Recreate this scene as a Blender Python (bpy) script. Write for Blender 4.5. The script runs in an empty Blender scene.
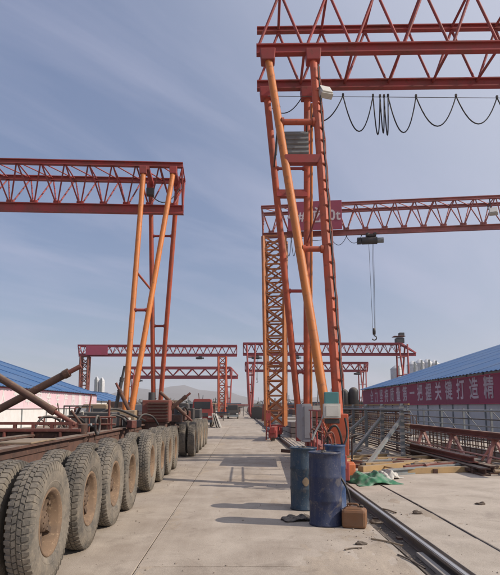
import bpy, bmesh, math, random
from mathutils import Vector, Matrix, noise as mnoise
random.seed(7)
rad = math.radians
SC = bpy.context.scene
COL = SC.collection

# ------------------------------------------------------------------ camera
F = 560.0                      # focal length in photo pixels (photo 500 x 575)
CAMZ = 1.5
PITCH = math.atan(82.0 / F)
YAW = math.atan(7.0 / F)
cam = bpy.data.cameras.new('Camera')
cam.sensor_fit = 'HORIZONTAL'
cam.sensor_width = 36.0
cam.lens = 36.0 * F / 500.0
cam.shift_y = 37.5 / 500.0
cam.clip_start = 0.05
cam.clip_end = 20000
camo = bpy.data.objects.new('Camera', cam)
COL.objects.link(camo)
camo.location = (0, 0, CAMZ)
camo.rotation_euler = (math.pi / 2 + PITCH, 0, -YAW)
SC.camera = camo
CROT = camo.rotation_euler.to_matrix()
CPOS = Vector((0, 0, CAMZ))

# ------------------------------------------------------------------ world, sun
SUN_EL, SUN_AZ = rad(36), rad(-14)          # azimuth measured from +X towards +Y
sdir = Vector((math.cos(SUN_EL) * math.cos(SUN_AZ), math.cos(SUN_EL) * math.sin(SUN_AZ), math.sin(SUN_EL)))
world = bpy.data.worlds.new('World')
SC.world = world
world.use_nodes = True
nt = world.node_tree
nt.nodes.clear()
W = nt.nodes.new
wout = W('ShaderNodeOutputWorld')
wbg = W('ShaderNodeBackground')
sky = W('ShaderNodeTexSky')
sky.sky_type = 'NISHITA'
sky.sun_disc = False
sky.sun_elevation = SUN_EL
sky.sun_rotation = math.atan2(sdir.x, sdir.y)
sky.altitude = 300
sky.air_density = 1.1
sky.dust_density = 0.8
sky.ozone_density = 1.6
tc = W('ShaderNodeTexCoord')
sep = W('ShaderNodeSeparateXYZ')
nt.links.new(tc.outputs['Generated'], sep.inputs[0])
zadd = W('ShaderNodeMath'); zadd.operation = 'ADD'; zadd.inputs[1].default_value = 0.18
nt.links.new(sep.outputs['Z'], zadd.inputs[0])
zmax = W('ShaderNodeMath'); zmax.operation = 'MAXIMUM'; zmax.inputs[1].default_value = 0.08
nt.links.new(zadd.outputs[0], zmax.inputs[0])
dx = W('ShaderNodeMath'); dx.operation = 'DIVIDE'
dy = W('ShaderNodeMath'); dy.operation = 'DIVIDE'
nt.links.new(sep.outputs['X'], dx.inputs[0]); nt.links.new(zmax.outputs[0], dx.inputs[1])
nt.links.new(sep.outputs['Y'], dy.inputs[0]); nt.links.new(zmax.outputs[0], dy.inputs[1])
cmb = W('ShaderNodeCombineXYZ')
nt.links.new(dx.outputs[0], cmb.inputs[0]); nt.links.new(dy.outputs[0], cmb.inputs[1])
mp = W('ShaderNodeMapping')
mp0 = W('ShaderNodeMapping')
mp0.inputs['Rotation'].default_value = (0, 0, rad(-48))
nt.links.new(cmb.outputs[0], mp0.inputs[0])
mp.inputs['Scale'].default_value = (0.55, 1.9, 1)
nt.links.new(mp0.outputs[0], mp.inputs[0])
cn = W('ShaderNodeTexNoise')
cn.inputs['Scale'].default_value = 1.5
cn.inputs['Detail'].default_value = 8
cn.inputs['Roughness'].default_value = 0.55
cn.inputs['Distortion'].default_value = 0.6
nt.links.new(mp.outputs[0], cn.inputs['Vector'])
cr = W('ShaderNodeValToRGB')
cr.color_ramp.elements[0].position = 0.42; cr.color_ramp.elements[0].color = (0, 0, 0, 1)
cr.color_ramp.elements[1].position = 0.80; cr.color_ramp.elements[1].color = (1, 1, 1, 1)
nt.links.new(cn.outputs['Fac'], cr.inputs[0])
cmul = W('ShaderNodeMath'); cmul.operation = 'MULTIPLY'; cmul.inputs[1].default_value = 0.50
nt.links.new(cr.outputs[0], cmul.inputs[0])
skg = W('ShaderNodeMix'); skg.data_type = 'RGBA'; skg.blend_type = 'MIX'
skg.inputs[0].default_value = 0.60          # thin high veil that evens the sky out
nt.links.new(sky.outputs[0], skg.inputs[6])
skg.inputs[7].default_value = (1.75, 2.2, 3.65, 1)
# milky brightening of the veil towards the sun (aureole, symmetric about the sun)
vd = W('ShaderNodeVectorMath'); vd.operation = 'DOT_PRODUCT'
nt.links.new(tc.outputs['Generated'], vd.inputs[0]); vd.inputs[1].default_value = tuple(sdir)
mr = W('ShaderNodeMapRange'); mr.interpolation_type = 'SMOOTHSTEP'
mr.inputs['From Min'].default_value = -0.10; mr.inputs['From Max'].default_value = 0.62
mr.inputs['To Min'].default_value = 0.0; mr.inputs['To Max'].default_value = 0.95
nt.links.new(vd.outputs['Value'], mr.inputs['Value'])
au = W('ShaderNodeMix'); au.data_type = 'RGBA'
nt.links.new(mr.outputs[0], au.inputs[0]); nt.links.new(skg.outputs[2], au.inputs[6]); au.inputs[7].default_value = (4.7, 4.95, 5.9, 1)
cmix = W('ShaderNodeMix'); cmix.data_type = 'RGBA'
nt.links.new(cmul.outputs[0], cmix.inputs[0])
nt.links.new(au.outputs[2], cmix.inputs[6])
cmix.inputs[7].default_value = (4.4, 4.5, 5.8, 1)
nt.links.new(cmix.outputs[2], wbg.inputs['Color'])
wbg.inputs['Strength'].default_value = 0.10
nt.links.new(wbg.outputs[0], wout.inputs['Surface'])

sun = bpy.data.lights.new('Sun', 'SUN')
sun.energy = 3.6
sun.angle = rad(0.6)
sun.color = (1.0, 0.90, 0.78)
suno = bpy.data.objects.new('Sun', sun)
COL.objects.link(suno)
suno.rotation_euler = (-sdir).to_track_quat('-Z', 'Y').to_euler()

SC.view_settings.view_transform = 'Standard'
SC.view_settings.look = 'None'
SC.view_settings.exposure = 0.3
SC.view_settings.gamma = 1.0
SC.view_settings.use_curve_mapping = False
SC.render.engine = 'CYCLES'
SC.cycles.use_denoising = True
SC.cycles.max_bounces = 6
SC.cycles.volume_bounces = 1

# ------------------------------------------------------------------ pixel helpers
def ray(px, py):
    return CROT @ Vector(((px - 250.0) / F, -(py - 325.0) / F, -1.0))
def atY(px, py, Y):
    d = ray(px, py); return CPOS + d * (Y / d.y)
def gnd(px, py, z=0.0):
    d = ray(px, py); return CPOS + d * ((z - CAMZ) / d.z)

# ------------------------------------------------------------------ materials
def newmat(name):
    m = bpy.data.materials.new(name); m.use_nodes = True
    n = m.node_tree; n.nodes.clear()
    o = n.nodes.new('ShaderNodeOutputMaterial'); b = n.nodes.new('ShaderNodeBsdfPrincipled')
    n.links.new(b.outputs[0], o.inputs[0])
    return m, n, b
def nnoise(n, scale, detail=4, rough=0.55, vec=None, dist=0.0):
    t = n.nodes.new('ShaderNodeTexNoise')
    t.inputs['Scale'].default_value = scale; t.inputs['Detail'].default_value = detail
    t.inputs['Roughness'].default_value = rough; t.inputs['Distortion'].default_value = dist
    if vec is not None: n.links.new(vec, t.inputs['Vector'])
    return t.outputs['Fac']
def nramp(n, fac, p0, p1, c0=(0, 0, 0, 1), c1=(1, 1, 1, 1)):
    r = n.nodes.new('ShaderNodeValToRGB')
    r.color_ramp.elements[0].position = p0; r.color_ramp.elements[0].color = c0
    r.color_ramp.elements[1].position = p1; r.color_ramp.elements[1].color = c1
    n.links.new(fac, r.inputs[0]); return r.outputs[0]
def nmix(n, fac, a, b, mode='MIX'):
    x = n.nodes.new('ShaderNodeMix'); x.data_type = 'RGBA'; x.blend_type = mode
    for s, v in ((0, fac), (6, a), (7, b)):
        if isinstance(v, (int, float)): x.inputs[s].default_value = v
        elif isinstance(v, tuple): x.inputs[s].default_value = v if len(v) == 4 else v + (1,)
        else: n.links.new(v, x.inputs[s])
    return x.outputs[2]
def nmath(n, op, a, b):
    x = n.nodes.new('ShaderNodeMath'); x.operation = op
    for s, v in ((0, a), (1, b)):
        if isinstance(v, (int, float)): x.inputs[s].default_value = v
        else: n.links.new(v, x.inputs[s])
    return x.outputs[0]
def npos(n, scale=None):
    g = n.nodes.new('ShaderNodeNewGeometry').outputs['Position']
    if scale:
        m = n.nodes.new('ShaderNodeMapping'); m.inputs['Scale'].default_value = scale
        n.links.new(g, m.inputs[0]); return m.outputs[0]
    return g
def nbump(n, b, h, strength, dist):
    x = n.nodes.new('ShaderNodeBump'); x.inputs['Strength'].default_value = strength; x.inputs['Distance'].default_value = dist
    n.links.new(h, x.inputs['Height']); n.links.new(x.outputs[0], b.inputs['Normal'])
def paint(name, col, dirt=(0.10, 0.07, 0.05), damt=0.45, rust=(0.12, 0.045, 0.02), ramt=0.5, rough=0.5, sc=1.0, var=0.12, metal=0.0, dust=0.0):
    m, n, b = newmat(name)
    p = npos(n)
    oi = n.nodes.new('ShaderNodeObjectInfo').outputs['Random']
    v = nmath(n, 'ADD', nmath(n, 'MULTIPLY', oi, 2 * var), 1 - var)
    hv = n.nodes.new('ShaderNodeHueSaturation'); hv.inputs['Color'].default_value = col + (1,)
    n.links.new(v, hv.inputs['Value'])
    f1 = nramp(n, nnoise(n, 1.7 * sc, 5, 0.6, p), 0.42, 0.72)
    c = nmix(n, nmath(n, 'MULTIPLY', f1, damt), hv.outputs[0], dirt)
    f2 = nramp(n, nnoise(n, 9 * sc, 6, 0.65, p), 0.56, 0.66)
    c = nmix(n, nmath(n, 'MULTIPLY', f2, ramt), c, rust)
    if dust:
        sp = n.nodes.new('ShaderNodeSeparateXYZ'); n.links.new(n.nodes.new('ShaderNodeNewGeometry').outputs['Normal'], sp.inputs[0])
        fu = nmath(n, 'MULTIPLY', nramp(n, sp.outputs['Z'], 0.45, 0.95), nramp(n, nnoise(n, 5 * sc, 5, 0.65, p), 0.25, 0.6))
        c = nmix(n, nmath(n, 'MULTIPLY', fu, dust), c, (0.30, 0.245, 0.185))
    n.links.new(c, b.inputs['Base Color'])
    b.inputs['Roughness'].default_value = rough; b.inputs['Metallic'].default_value = metal
    nbump(n, b, nnoise(n, 40 * sc, 3, 0.6, p), 0.15, 0.01)
    return m
M = {}
M['red'] = paint('worn_red_paint', (0.33, 0.045, 0.04), damt=0.55, ramt=0.5, rough=0.6, dust=0.35)
M['redorange'] = paint('faded_red_orange_paint', (0.46, 0.085, 0.035), damt=0.5, ramt=0.5, rough=0.6, dust=0.35)
M['orange'] = paint('orange_paint', (0.55, 0.17, 0.03), damt=0.45, dirt=(0.30, 0.10, 0.04), ramt=0.45, rough=0.55)
M['orangebrown'] = paint('weathered_orange_paint', (0.46, 0.15, 0.04), damt=0.5, ramt=0.55, sc=2.0)
M['fadedrose'] = paint('faded_rose_paint', (0.42, 0.14, 0.125), damt=0.45, ramt=0.35, rough=0.6, dust=0.3)
M['rose'] = paint('rose_red_paint', (0.36, 0.055, 0.065), damt=0.25, ramt=0.2, dust=0.35)
M['maroon'] = paint('maroon_sign_paint', (0.30, 0.05, 0.085), damt=0.2, ramt=0.1)
M['signwhite'] = paint('faded_white_lettering', (0.62, 0.52, 0.53), damt=0.3, ramt=0.15)
M['rust'] = paint('rusty_steel', (0.105, 0.055, 0.04), dirt=(0.04, 0.03, 0.027), damt=0.8, rust=(0.20, 0.10, 0.06), ramt=0.7, rough=0.9, sc=1.8, var=0.25, dust=0.75)
M['rustred'] = paint('rusty_red_steel', (0.20, 0.06, 0.045), dirt=(0.07, 0.04, 0.03), damt=0.6, rust=(0.25, 0.14, 0.09), ramt=0.5, rough=0.8, dust=0.75)
M['darksteel'] = paint('dark_greasy_steel', (0.045, 0.045, 0.048), dirt=(0.10, 0.08, 0.06), damt=0.6, ramt=0.3, rough=0.6, dust=0.75)
M['greysteel'] = paint('grey_painted_steel', (0.22, 0.25, 0.26), damt=0.4, ramt=0.3, rough=0.6, dust=0.75)
M['railsteel'] = paint('worn_rail_steel', (0.20, 0.17, 0.15), damt=0.4, ramt=0.4, rough=0.35, metal=0.7)
M['polished'] = paint('polished_rail_head', (0.62, 0.60, 0.57), damt=0.2, ramt=0.2, rough=0.35, metal=0.6)
M['blue'] = paint('scuffed_blue_drum', (0.016, 0.028, 0.085), dirt=(0.075, 0.07, 0.085), damt=0.55, rust=(0.17, 0.15, 0.14), ramt=0.35, rough=0.5, sc=2.2, var=0.05)
M['blue2'] = paint('teal_blue_drum', (0.012, 0.036, 0.075), dirt=(0.05, 0.055, 0.06), damt=0.5, rust=(0.14, 0.13, 0.12), ramt=0.3, rough=0.5, sc=2.2, var=0.05)
M['blue3'] = paint('mid_blue_drum', (0.02, 0.055, 0.15), dirt=(0.06, 0.07, 0.08), damt=0.4, rust=(0.14, 0.13, 0.12), ramt=0.3, rough=0.5, sc=2.2, var=0.05)
for k_, base_, scuff_ in (('blue', (0.012, 0.022, 0.068), (0.075, 0.078, 0.10)), ('blue2', (0.012, 0.04, 0.08), (0.07, 0.085, 0.09)), ('blue3', (0.02, 0.055, 0.15), (0.07, 0.09, 0.12))):
    m_, n_, b_ = newmat('scuffed_drum_' + k_)
    p_ = npos(n_); ps_ = npos(n_, (9, 9, 1.6))
    c_ = nmix(n_, nmath(n_, 'MULTIPLY', nramp(n_, nnoise(n_, 1.0, 6, 0.7, ps_), 0.42, 0.75), 0.75), base_, scuff_)
    c_ = nmix(n_, nmath(n_, 'MULTIPLY', nramp(n_, nnoise(n_, 6, 5, 0.65, p_, 0.5), 0.58, 0.66), 0.55), c_, (0.14, 0.125, 0.115))
    c_ = nmix(n_, nmath(n_, 'MULTIPLY', nramp(n_, nnoise(n_, 55, 3, 0.6, p_), 0.62, 0.70), 0.6), c_, (0.20, 0.18, 0.16))
    c_ = nmix(n_, nmath(n_, 'MULTIPLY', nramp(n_, nnoise(n_, 3.1, 5, 0.6, p_, 0.3), 0.55, 0.62), 0.6), c_, tuple(0.45 * q for q in base_))
    n_.links.new(c_, b_.inputs['Base Color'])
    n_.links.new(nramp(n_, nnoise(n_, 8, 4, 0.6, p_), 0.3, 0.7, (0.35,) * 3 + (1,), (0.75,) * 3 + (1,)), b_.inputs['Roughness'])
    nbump(n_, b_, nnoise(n_, 7, 3, 0.5, p_), 0.25, 0.03)
    M[k_] = m_
M['drumtop'] = paint('dusty_drum_lid', (0.05, 0.055, 0.07), dirt=(0.2, 0.17, 0.13), damt=0.8, rough=0.7)
M['black'] = paint('black_rubber', (0.02, 0.02, 0.022), damt=0.3, ramt=0.0, rough=0.6, dust=0.75)
M['teal'] = paint('teal_box', (0.07, 0.22, 0.22), damt=0.3, ramt=0.1)
M['offwhite'] = paint('off_white_box', (0.50, 0.48, 0.43), damt=0.35, ramt=0.2)
M['greybox'] = paint('grey_box', (0.26, 0.26, 0.28), damt=0.35, ramt=0.2, dust=0.75)
M['white'] = paint('white_painted_sheet', (0.74, 0.73, 0.71), damt=0.25, dirt=(0.4, 0.36, 0.32), ramt=0.05, var=0.05)
M['greywall'] = paint('grey_white_sheet', (0.50, 0.50, 0.50), damt=0.3, dirt=(0.3, 0.27, 0.25), ramt=0.06, var=0.06)
M['roofblue'] = paint('blue_roof_sheet', (0.05, 0.135, 0.30), dirt=(0.16, 0.20, 0.27), damt=0.5, ramt=0.0, rough=0.45, sc=0.25)
M['banner'] = paint('crimson_banner', (0.27, 0.03, 0.075), dirt=(0.26, 0.07, 0.10), damt=0.4, ramt=0.0, rough=0.7, sc=0.3)
M['pinkband'] = paint('sun_bleached_pink_banner', (0.70, 0.48, 0.53), dirt=(0.72, 0.64, 0.65), damt=0.6, ramt=0.0, rough=0.7, sc=0.3)
M['pinkstrip'] = paint('crimson_edge_strip', (0.52, 0.05, 0.12), damt=0.3, ramt=0.0, rough=0.7)
M['bannertext'] = paint('white_banner_lettering', (0.58, 0.45, 0.49), damt=0.4, ramt=0.0, rough=0.7)
M['silo'] = paint('pale_silo_steel', (0.55, 0.56, 0.57), damt=0.25, ramt=0.1)
M['yellowwood'] = paint('yellow_timber', (0.38, 0.25, 0.115), dirt=(0.20, 0.145, 0.09), damt=0.6, rust=(0.2, 0.12, 0.06), ramt=0.4, rough=0.8, dust=0.75)
M['brownbox'] = paint('brown_plastic_can', (0.19, 0.085, 0.035), dirt=(0.20, 0.135, 0.085), damt=0.5, rust=(0.12, 0.07, 0.04), ramt=0.4, rough=0.6, sc=3)
M['orangebox'] = paint('orange_plastic_can', (0.5, 0.13, 0.04), damt=0.3, ramt=0.2, rough=0.6, sc=3)
M['green'] = paint('green_tarp', (0.03, 0.16, 0.075), dirt=(0.35, 0.38, 0.33), damt=0.75, ramt=0.0, rough=0.6, sc=3)
M['precast'] = paint('precast_concrete', (0.34, 0.31, 0.28), dirt=(0.16, 0.14, 0.12), damt=0.6, ramt=0.2, rough=0.9, sc=0.5)
M['tan'] = paint('tan_dusty_steel', (0.30, 0.22, 0.14), damt=0.5, ramt=0.4, rough=0.8, dust=0.75)
M['pinksteel'] = paint('faded_pink_red_steel', (0.42, 0.20, 0.18), damt=0.4, ramt=0.4, rough=0.75, dust=0.75)
M['rim'] = paint('dusty_tan_rim', (0.19, 0.125, 0.078), dirt=(0.085, 0.06, 0.045), damt=0.6, rust=(0.38, 0.27, 0.17), ramt=0.6, rough=0.85, sc=4)
M['hub'] = paint('greasy_dusty_hub', (0.13, 0.085, 0.055), dirt=(0.05, 0.04, 0.035), damt=0.7, rust=(0.26, 0.18, 0.11), ramt=0.6, rough=0.85, sc=5)
M['glass'] = paint('dark_glass', (0.03, 0.035, 0.04), damt=0.2, ramt=0, rough=0.15)
M['lampglass'] = paint('pale_lamp_glass', (0.7, 0.68, 0.62), damt=0.1, ramt=0, rough=0.25)

def mat_tyre():
    m, n, b = newmat('dusty_tyre_rubber')
    tco = n.nodes.new('ShaderNodeTexCoord').outputs['Object']
    p = npos(n)
    f = nramp(n, nnoise(n, 5, 6, 0.65, p), 0.30, 0.72)
    c = nmix(n, f, (0.075, 0.07, 0.062), (0.235, 0.20, 0.155))
    f2 = nramp(n, nnoise(n, 38, 4, 0.7, p), 0.5, 0.75)
    c = nmix(n, nmath(n, 'MULTIPLY', f2, 0.5), c, (0.30, 0.255, 0.20))
    oi = n.nodes.new('ShaderNodeObjectInfo').outputs['Random']
    hv = n.nodes.new('ShaderNodeHueSaturation')
    n.links.new(nmath(n, 'ADD', nmath(n, 'MULTIPLY', oi, 0.35), 0.82), hv.inputs['Value'])
    n.links.new(c, hv.inputs['Color'])
    n.links.new(hv.outputs[0], b.inputs['Base Color'])
    b.inputs['Roughness'].default_value = 0.9
    nbump(n, b, nnoise(n, 60, 4, 0.7, p), 0.35, 0.008)
    return m
M['tyre'] = mat_tyre()

def mat_ground(name, base, dark, light, stain, streak=True):
    m, n, b = newmat(name)
    p = npos(n)
    big = nramp(n, nnoise(n, 0.22, 6, 0.6, p), 0.35, 0.68)
    mid = nramp(n, nnoise(n, 1.3, 7, 0.62, p, 0.4), 0.38, 0.68)
    fine = nnoise(n, 26, 6, 0.7, p)
    c = nmix(n, big, base, light)
    c = nmix(n, nmath(n, 'MULTIPLY', mid, 0.75), c, dark)
    if streak:
        s = nramp(n, nnoise(n, 1.0, 5, 0.6, npos(n, (1.7, 0.10, 1))), 0.45, 0.7)
        c = nmix(n, nmath(n, 'MULTIPLY', s, 0.40), c, dark)
        s2 = nramp(n, nnoise(n, 1.0, 5, 0.6, npos(n, (3.9, 0.16, 1))), 0.5, 0.68)
        c = nmix(n, nmath(n, 'MULTIPLY', s2, 0.30), c, light)
    st = nramp(n, nnoise(n, 0.75, 6, 0.72, p, 1.2), 0.57, 0.70)
    c = nmix(n, nmath(n, 'MULTIPLY', st, 0.55), c, stain)
    blot = nramp(n, nnoise(n, 4.2, 6, 0.7, p, 0.8), 0.60, 0.72)
    c = nmix(n, nmath(n, 'MULTIPLY', blot, 0.35), c, stain)
    g = nramp(n, nnoise(n, 95, 3, 0.7, p), 0.30, 0.75, (0.62, 0.62, 0.62, 1), (1.25, 1.25, 1.25, 1))
    c = nmix(n, 0.8, c, g, 'MULTIPLY')
    oi = n.nodes.new('ShaderNodeObjectInfo').outputs['Random']
    hv = n.nodes.new('ShaderNodeHueSaturation')
    n.links.new(nmath(n, 'ADD', nmath(n, 'MULTIPLY', oi, 0.12), 0.94), hv.inputs['Value'])
    n.links.new(c, hv.inputs['Color'])
    n.links.new(hv.outputs[0], b.inputs['Base Color'])
    b.inputs['Roughness'].default_value = 0.92
    nbump(n, b, nmath(n, 'ADD', nmath(n, 'MULTIPLY', fine, 0.6), mid), 0.35, 0.012)
    return m
M['road'] = mat_ground('dusty_concrete', (0.42, 0.355, 0.285), (0.285, 0.23, 0.18), (0.51, 0.44, 0.365), (0.17, 0.135, 0.105))
M['yard'] = mat_ground('pale_concrete', (0.46, 0.395, 0.325), (0.33, 0.28, 0.225), (0.53, 0.465, 0.39), (0.22, 0.18, 0.15), False)
M['dirt'] = mat_ground('dry_dirt', (0.27, 0.215, 0.165), (0.17, 0.135, 0.105), (0.33, 0.27, 0.21), (0.12, 0.10, 0.085), False)
M['sand'] = mat_ground('sandy_dust', (0.395, 0.325, 0.25), (0.29, 0.23, 0.175), (0.46, 0.385, 0.305), (0.20, 0.155, 0.12), False)
M['trench'] = mat_ground('dark_trench_dirt', (0.12, 0.10, 0.085), (0.06, 0.05, 0.045), (0.16, 0.13, 0.11), (0.05, 0.045, 0.04), False)
M['hill'] = mat_ground('dry_hillside', (0.14, 0.12, 0.10), (0.08, 0.075, 0.06), (0.19, 0.16, 0.13), (0.06, 0.06, 0.05), False)
M['foliage'] = paint('dusty_foliage', (0.07, 0.075, 0.05), dirt=(0.05, 0.05, 0.035), damt=0.6, ramt=0.2, rough=0.9)
M['clod'] = paint('dark_clod', (0.10, 0.08, 0.065), dirt=(0.22, 0.17, 0.13), damt=0.7, ramt=0.2, rough=0.95, sc=5, dust=0.4)
M['stone'] = paint('loose_stone', (0.30, 0.25, 0.20), damt=0.5, ramt=0.2, rough=0.9, sc=4)

# ------------------------------------------------------------------ mesh helpers
class MB:
    def __init__(s): s.v = []; s.f = []; s.sm = []
    def add(s, vs, fs, smooth=False):
        k = len(s.v); s.v += [tuple(v) for v in vs]
        for f in fs: s.f.append(tuple(k + i for i in f)); s.sm.append(smooth)
    def box(s, c, size, rot=None, top=1.0):
        hx, hy, hz = [a / 2 for a in size]
        vs = []
        for z in (-1, 1):
            t = top if z > 0 else 1.0
            for x, y in ((-1, -1), (1, -1), (1, 1), (-1, 1)):
                v = Vector((x * hx * t, y * hy * t, z * hz))
                if rot is not None: v = rot @ v
                vs.append(v + Vector(c))
        s.add(vs, [(3, 2, 1, 0), (4, 5, 6, 7), (0, 1, 5, 4), (1, 2, 6, 5), (2, 3, 7, 6), (3, 0, 4, 7)])
    def bar(s, p, q, w, h):           # box bar from p to q
        p = Vector(p); q = Vector(q); d = q - p
        r = d.to_track_quat('Z', 'Y').to_matrix()
        s.box((p + q) / 2, (w, h, d.length), r)
    def tube(s, p, q, r1, r2=None, n=10, caps=True):
        r2 = r1 if r2 is None else r2
        p = Vector(p); q = Vector(q); d = q - p
        R = d.to_track_quat('Z', 'Y').to_matrix()
        vs = []
        for c, r in ((p, r1), (q, r2)):
            for i in range(n):
                a = 2 * math.pi * i / n
                vs.append(c + R @ Vector((r * math.cos(a), r * math.sin(a), 0)))
        s.add(vs, [(i, (i + 1) % n, n + (i + 1) % n, n + i) for i in range(n)], True)
        if caps:
            s.add(vs[:n], [tuple(range(n - 1, -1, -1))]); s.add(vs[n:], [tuple(range(n))])
    def path(s, pts, r, n=6):
        pts = [Vector(p) for p in pts]; vs = []
        if 3 <= len(pts) <= 10:            # smooth short hand-placed paths
            q = [pts[0]] + pts + [pts[-1]]; out = []
            for i in range(1, len(q) - 2):
                for k in range(5):
                    t = k / 5; a, b, c, d = q[i - 1], q[i], q[i + 1], q[i + 2]
                    out.append(0.5 * ((2 * b) + (c - a) * t + (2 * a - 5 * b + 4 * c - d) * t * t + (3 * b - a - 3 * c + d) * t ** 3))
            pts = out + [pts[-1]]
        for i, p in enumerate(pts):
            d = (pts[min(i + 1, len(pts) - 1)] - pts[max(i - 1, 0)])
            R = d.to_track_quat('Z', 'Y').to_matrix()
            for k in range(n):
                a = 2 * math.pi * k / n
                vs.append(p + R @ Vector((r * math.cos(a), r * math.sin(a), 0)))
        fs = []
        for i in range(len(pts) - 1):
            for k in range(n):
                fs.append((i * n + k, i * n + (k + 1) % n, (i + 1) * n + (k + 1) % n, (i + 1) * n + k))
        s.add(vs, fs, True)
    def lathe(s, prof, n=32, axis='Z', c=(0, 0, 0), smooth=True, wob=None):
        vs = []
        for (r, z) in prof:
            for i in range(n):
                a = 2 * math.pi * i / n
                rr = r + (wob(a, z) if wob else 0)
                x, y = rr * math.cos(a), rr * math.sin(a)
                v = (x, y, z) if axis == 'Z' else (z, x, y)
                vs.append(Vector(v) + Vector(c))
        fs = []
        for j in range(len(prof) - 1):
            for i in range(n):
                fs.append((j * n + i, j * n + (i + 1) % n, (j + 1) * n + (i + 1) % n, (j + 1) * n + i))
        s.add(vs, fs, smooth)
    def prism(s, poly, y0, y1, axis='Y'):   # polygon extruded; poly in (x,z) for axis Y, (y,z) for axis X
        n = len(poly)
        g = (lambda a, b, t: (a, t, b)) if axis == 'Y' else (lambda a, b, t: (t, a, b))
        vs = [g(a, b, y0) for a, b in poly] + [g(a, b, y1) for a, b in poly]
        s.add(vs, [tuple(range(n)), tuple(range(2 * n - 1, n - 1, -1))] + [(i, n + i, n + (i + 1) % n, (i + 1) % n) for i in range(n)])
    def mesh(s, name, mat, fix=True, auto=None):
        me = bpy.data.meshes.new(name)
        me.from_pydata(s.v, [], s.f)
        me.polygons.foreach_set('use_smooth', s.sm)
        if fix:
            bm = bmesh.new(); bm.from_mesh(me)
            bmesh.ops.recalc_face_normals(bm, faces=bm.faces); bm.to_mesh(me); bm.free()
        me.materials.append(M[mat] if isinstance(mat, str) else mat)
        me.update(); return me
    def build(s, name, mat, parent=None, bevel=0, loc=None, rot=None):
        o = bpy.data.objects.new(name, s.mesh(name, mat)); COL.objects.link(o)
        if parent: o.parent = parent
        if loc is not None: o.location = loc
        if rot is not None: o.rotation_euler = rot
        if bevel:
            md = o.modifiers.new('bevel', 'BEVEL'); md.width = bevel; md.segments = 2; md.limit_method = 'ANGLE'
        return o

def tag(o, label=None, cat=None, group=None, kind=None):
    if label: o['label'] = label
    if cat: o['category'] = cat
    if group: o['group'] = group
    if kind: o['kind'] = kind
    return o
def empty(name, loc, rz=0.0):
    o = bpy.data.objects.new(name, None); COL.objects.link(o)
    o.empty_display_size = 0.2
    o.location = loc; o.rotation_euler = (0, 0, rz); return o
def linkmesh(name, me, parent, mtx):
    o = bpy.data.objects.new(name, me); COL.objects.link(o)
    o.parent = parent
    o.matrix_basis = mtx
    return o
_unit = {}
def unit(kind, mat):
    k = (kind, mat)
    if k not in _unit:
        b = MB()
        if kind == 'box': b.box((0, 0, 0), (1, 1, 1))
        else:
            n = int(kind[4:]); b.tube((0, 0, -0.5), (0, 0, 0.5), 0.5, None, n)
        _unit[k] = b.mesh('piece_' + kind, mat)
    return _unit[k]
def piece(parent, name, p, q, w, mat, kind='tube8', h=None):
    """straight member p->q (local coords) sharing mesh data"""
    p = Vector(p); q = Vector(q); d = q - p
    R = d.to_track_quat('Z', 'Y').to_matrix().to_4x4()
    mtx = Matrix.Translation((p + q) / 2) @ R @ Matrix.Diagonal((w, h or w, d.length, 1))
    return linkmesh(name, unit(kind, mat), parent, mtx)
def blk(parent, name, c, size, mat, rot=None):
    mtx = Matrix.Translation(c) @ (rot.to_4x4() if rot is not None else Matrix()) @ Matrix.Diagonal((size[0], size[1], size[2], 1))
    return linkmesh(name, unit('box', mat), parent, mtx)
def tolocal(T):
    Mi = (Matrix.Translation(T.location) @ T.rotation_euler.to_matrix().to_4x4()).inverted()
    return lambda v: Mi @ Vector(v)
def text_mesh(name, body, size, mat, parent, mtx, ext=0.006, sx=1.0, bold=0.0):
    cu = bpy.data.curves.new(name, 'FONT'); cu.body = body; cu.size = size; cu.extrude = ext
    cu.align_x = 'CENTER'; cu.align_y = 'CENTER'
    to = bpy.data.objects.new(name + '_tmp', cu); COL.objects.link(to)
    me = bpy.data.meshes.new_from_object(to.evaluated_get(bpy.context.evaluated_depsgraph_get()))
    bpy.data.objects.remove(to); me.materials.clear(); me.materials.append(M[mat])
    if bold:
        nv = len(me.vertices); vs = [v.co.copy() for v in me.vertices]; fs = [tuple(p.vertices) for p in me.polygons]
        V, Fc = [], []
        for k, (ox, oy) in enumerate(((-bold, -bold), (bold, -bold), (bold, bold), (-bold, bold))):
            V += [(v.x + ox, v.y + oy, v.z + 0.0012 * k) for v in vs]; Fc += [tuple(i + k * nv for i in f) for f in fs]
        me2 = bpy.data.meshes.new(name); me2.from_pydata(V, [], Fc); me2.materials.append(M[mat]); me = me2
    o = bpy.data.objects.new(name, me); COL.objects.link(o); o.parent = parent
    o.matrix_basis = mtx @ Matrix.Diagonal((sx, 1, 1, 1))
    return o
def ibeam_prof(b, h, tw, tf):
    return [(-b/2, -h/2), (b/2, -h/2), (b/2, -h/2+tf), (tw/2, -h/2+tf), (tw/2, h/2-tf), (b/2, h/2-tf), (b/2, h/2), (-b/2, h/2), (-b/2, h/2-tf), (-tw/2, h/2-tf), (-tw/2, -h/2+tf), (-b/2, -h/2+tf)]
def ibeam(T, name, x0, x1, y, z, b, h, mat, t=0.03):
    m = MB()
    m.prism([(y + a, z + c) for a, c in ibeam_prof(b, h, t, t * 1.1)], x0, x1, 'X')
    return m.build(name, mat, T)
def sag(a, b, drop, n=12):
    a = Vector(a); b = Vector(b); out = []
    for i in range(n + 1):
        t = i / n; p = a.lerp(b, t); p.z -= drop * (1 - (2 * t - 1) ** 2); out.append(p)
    return out

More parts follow.
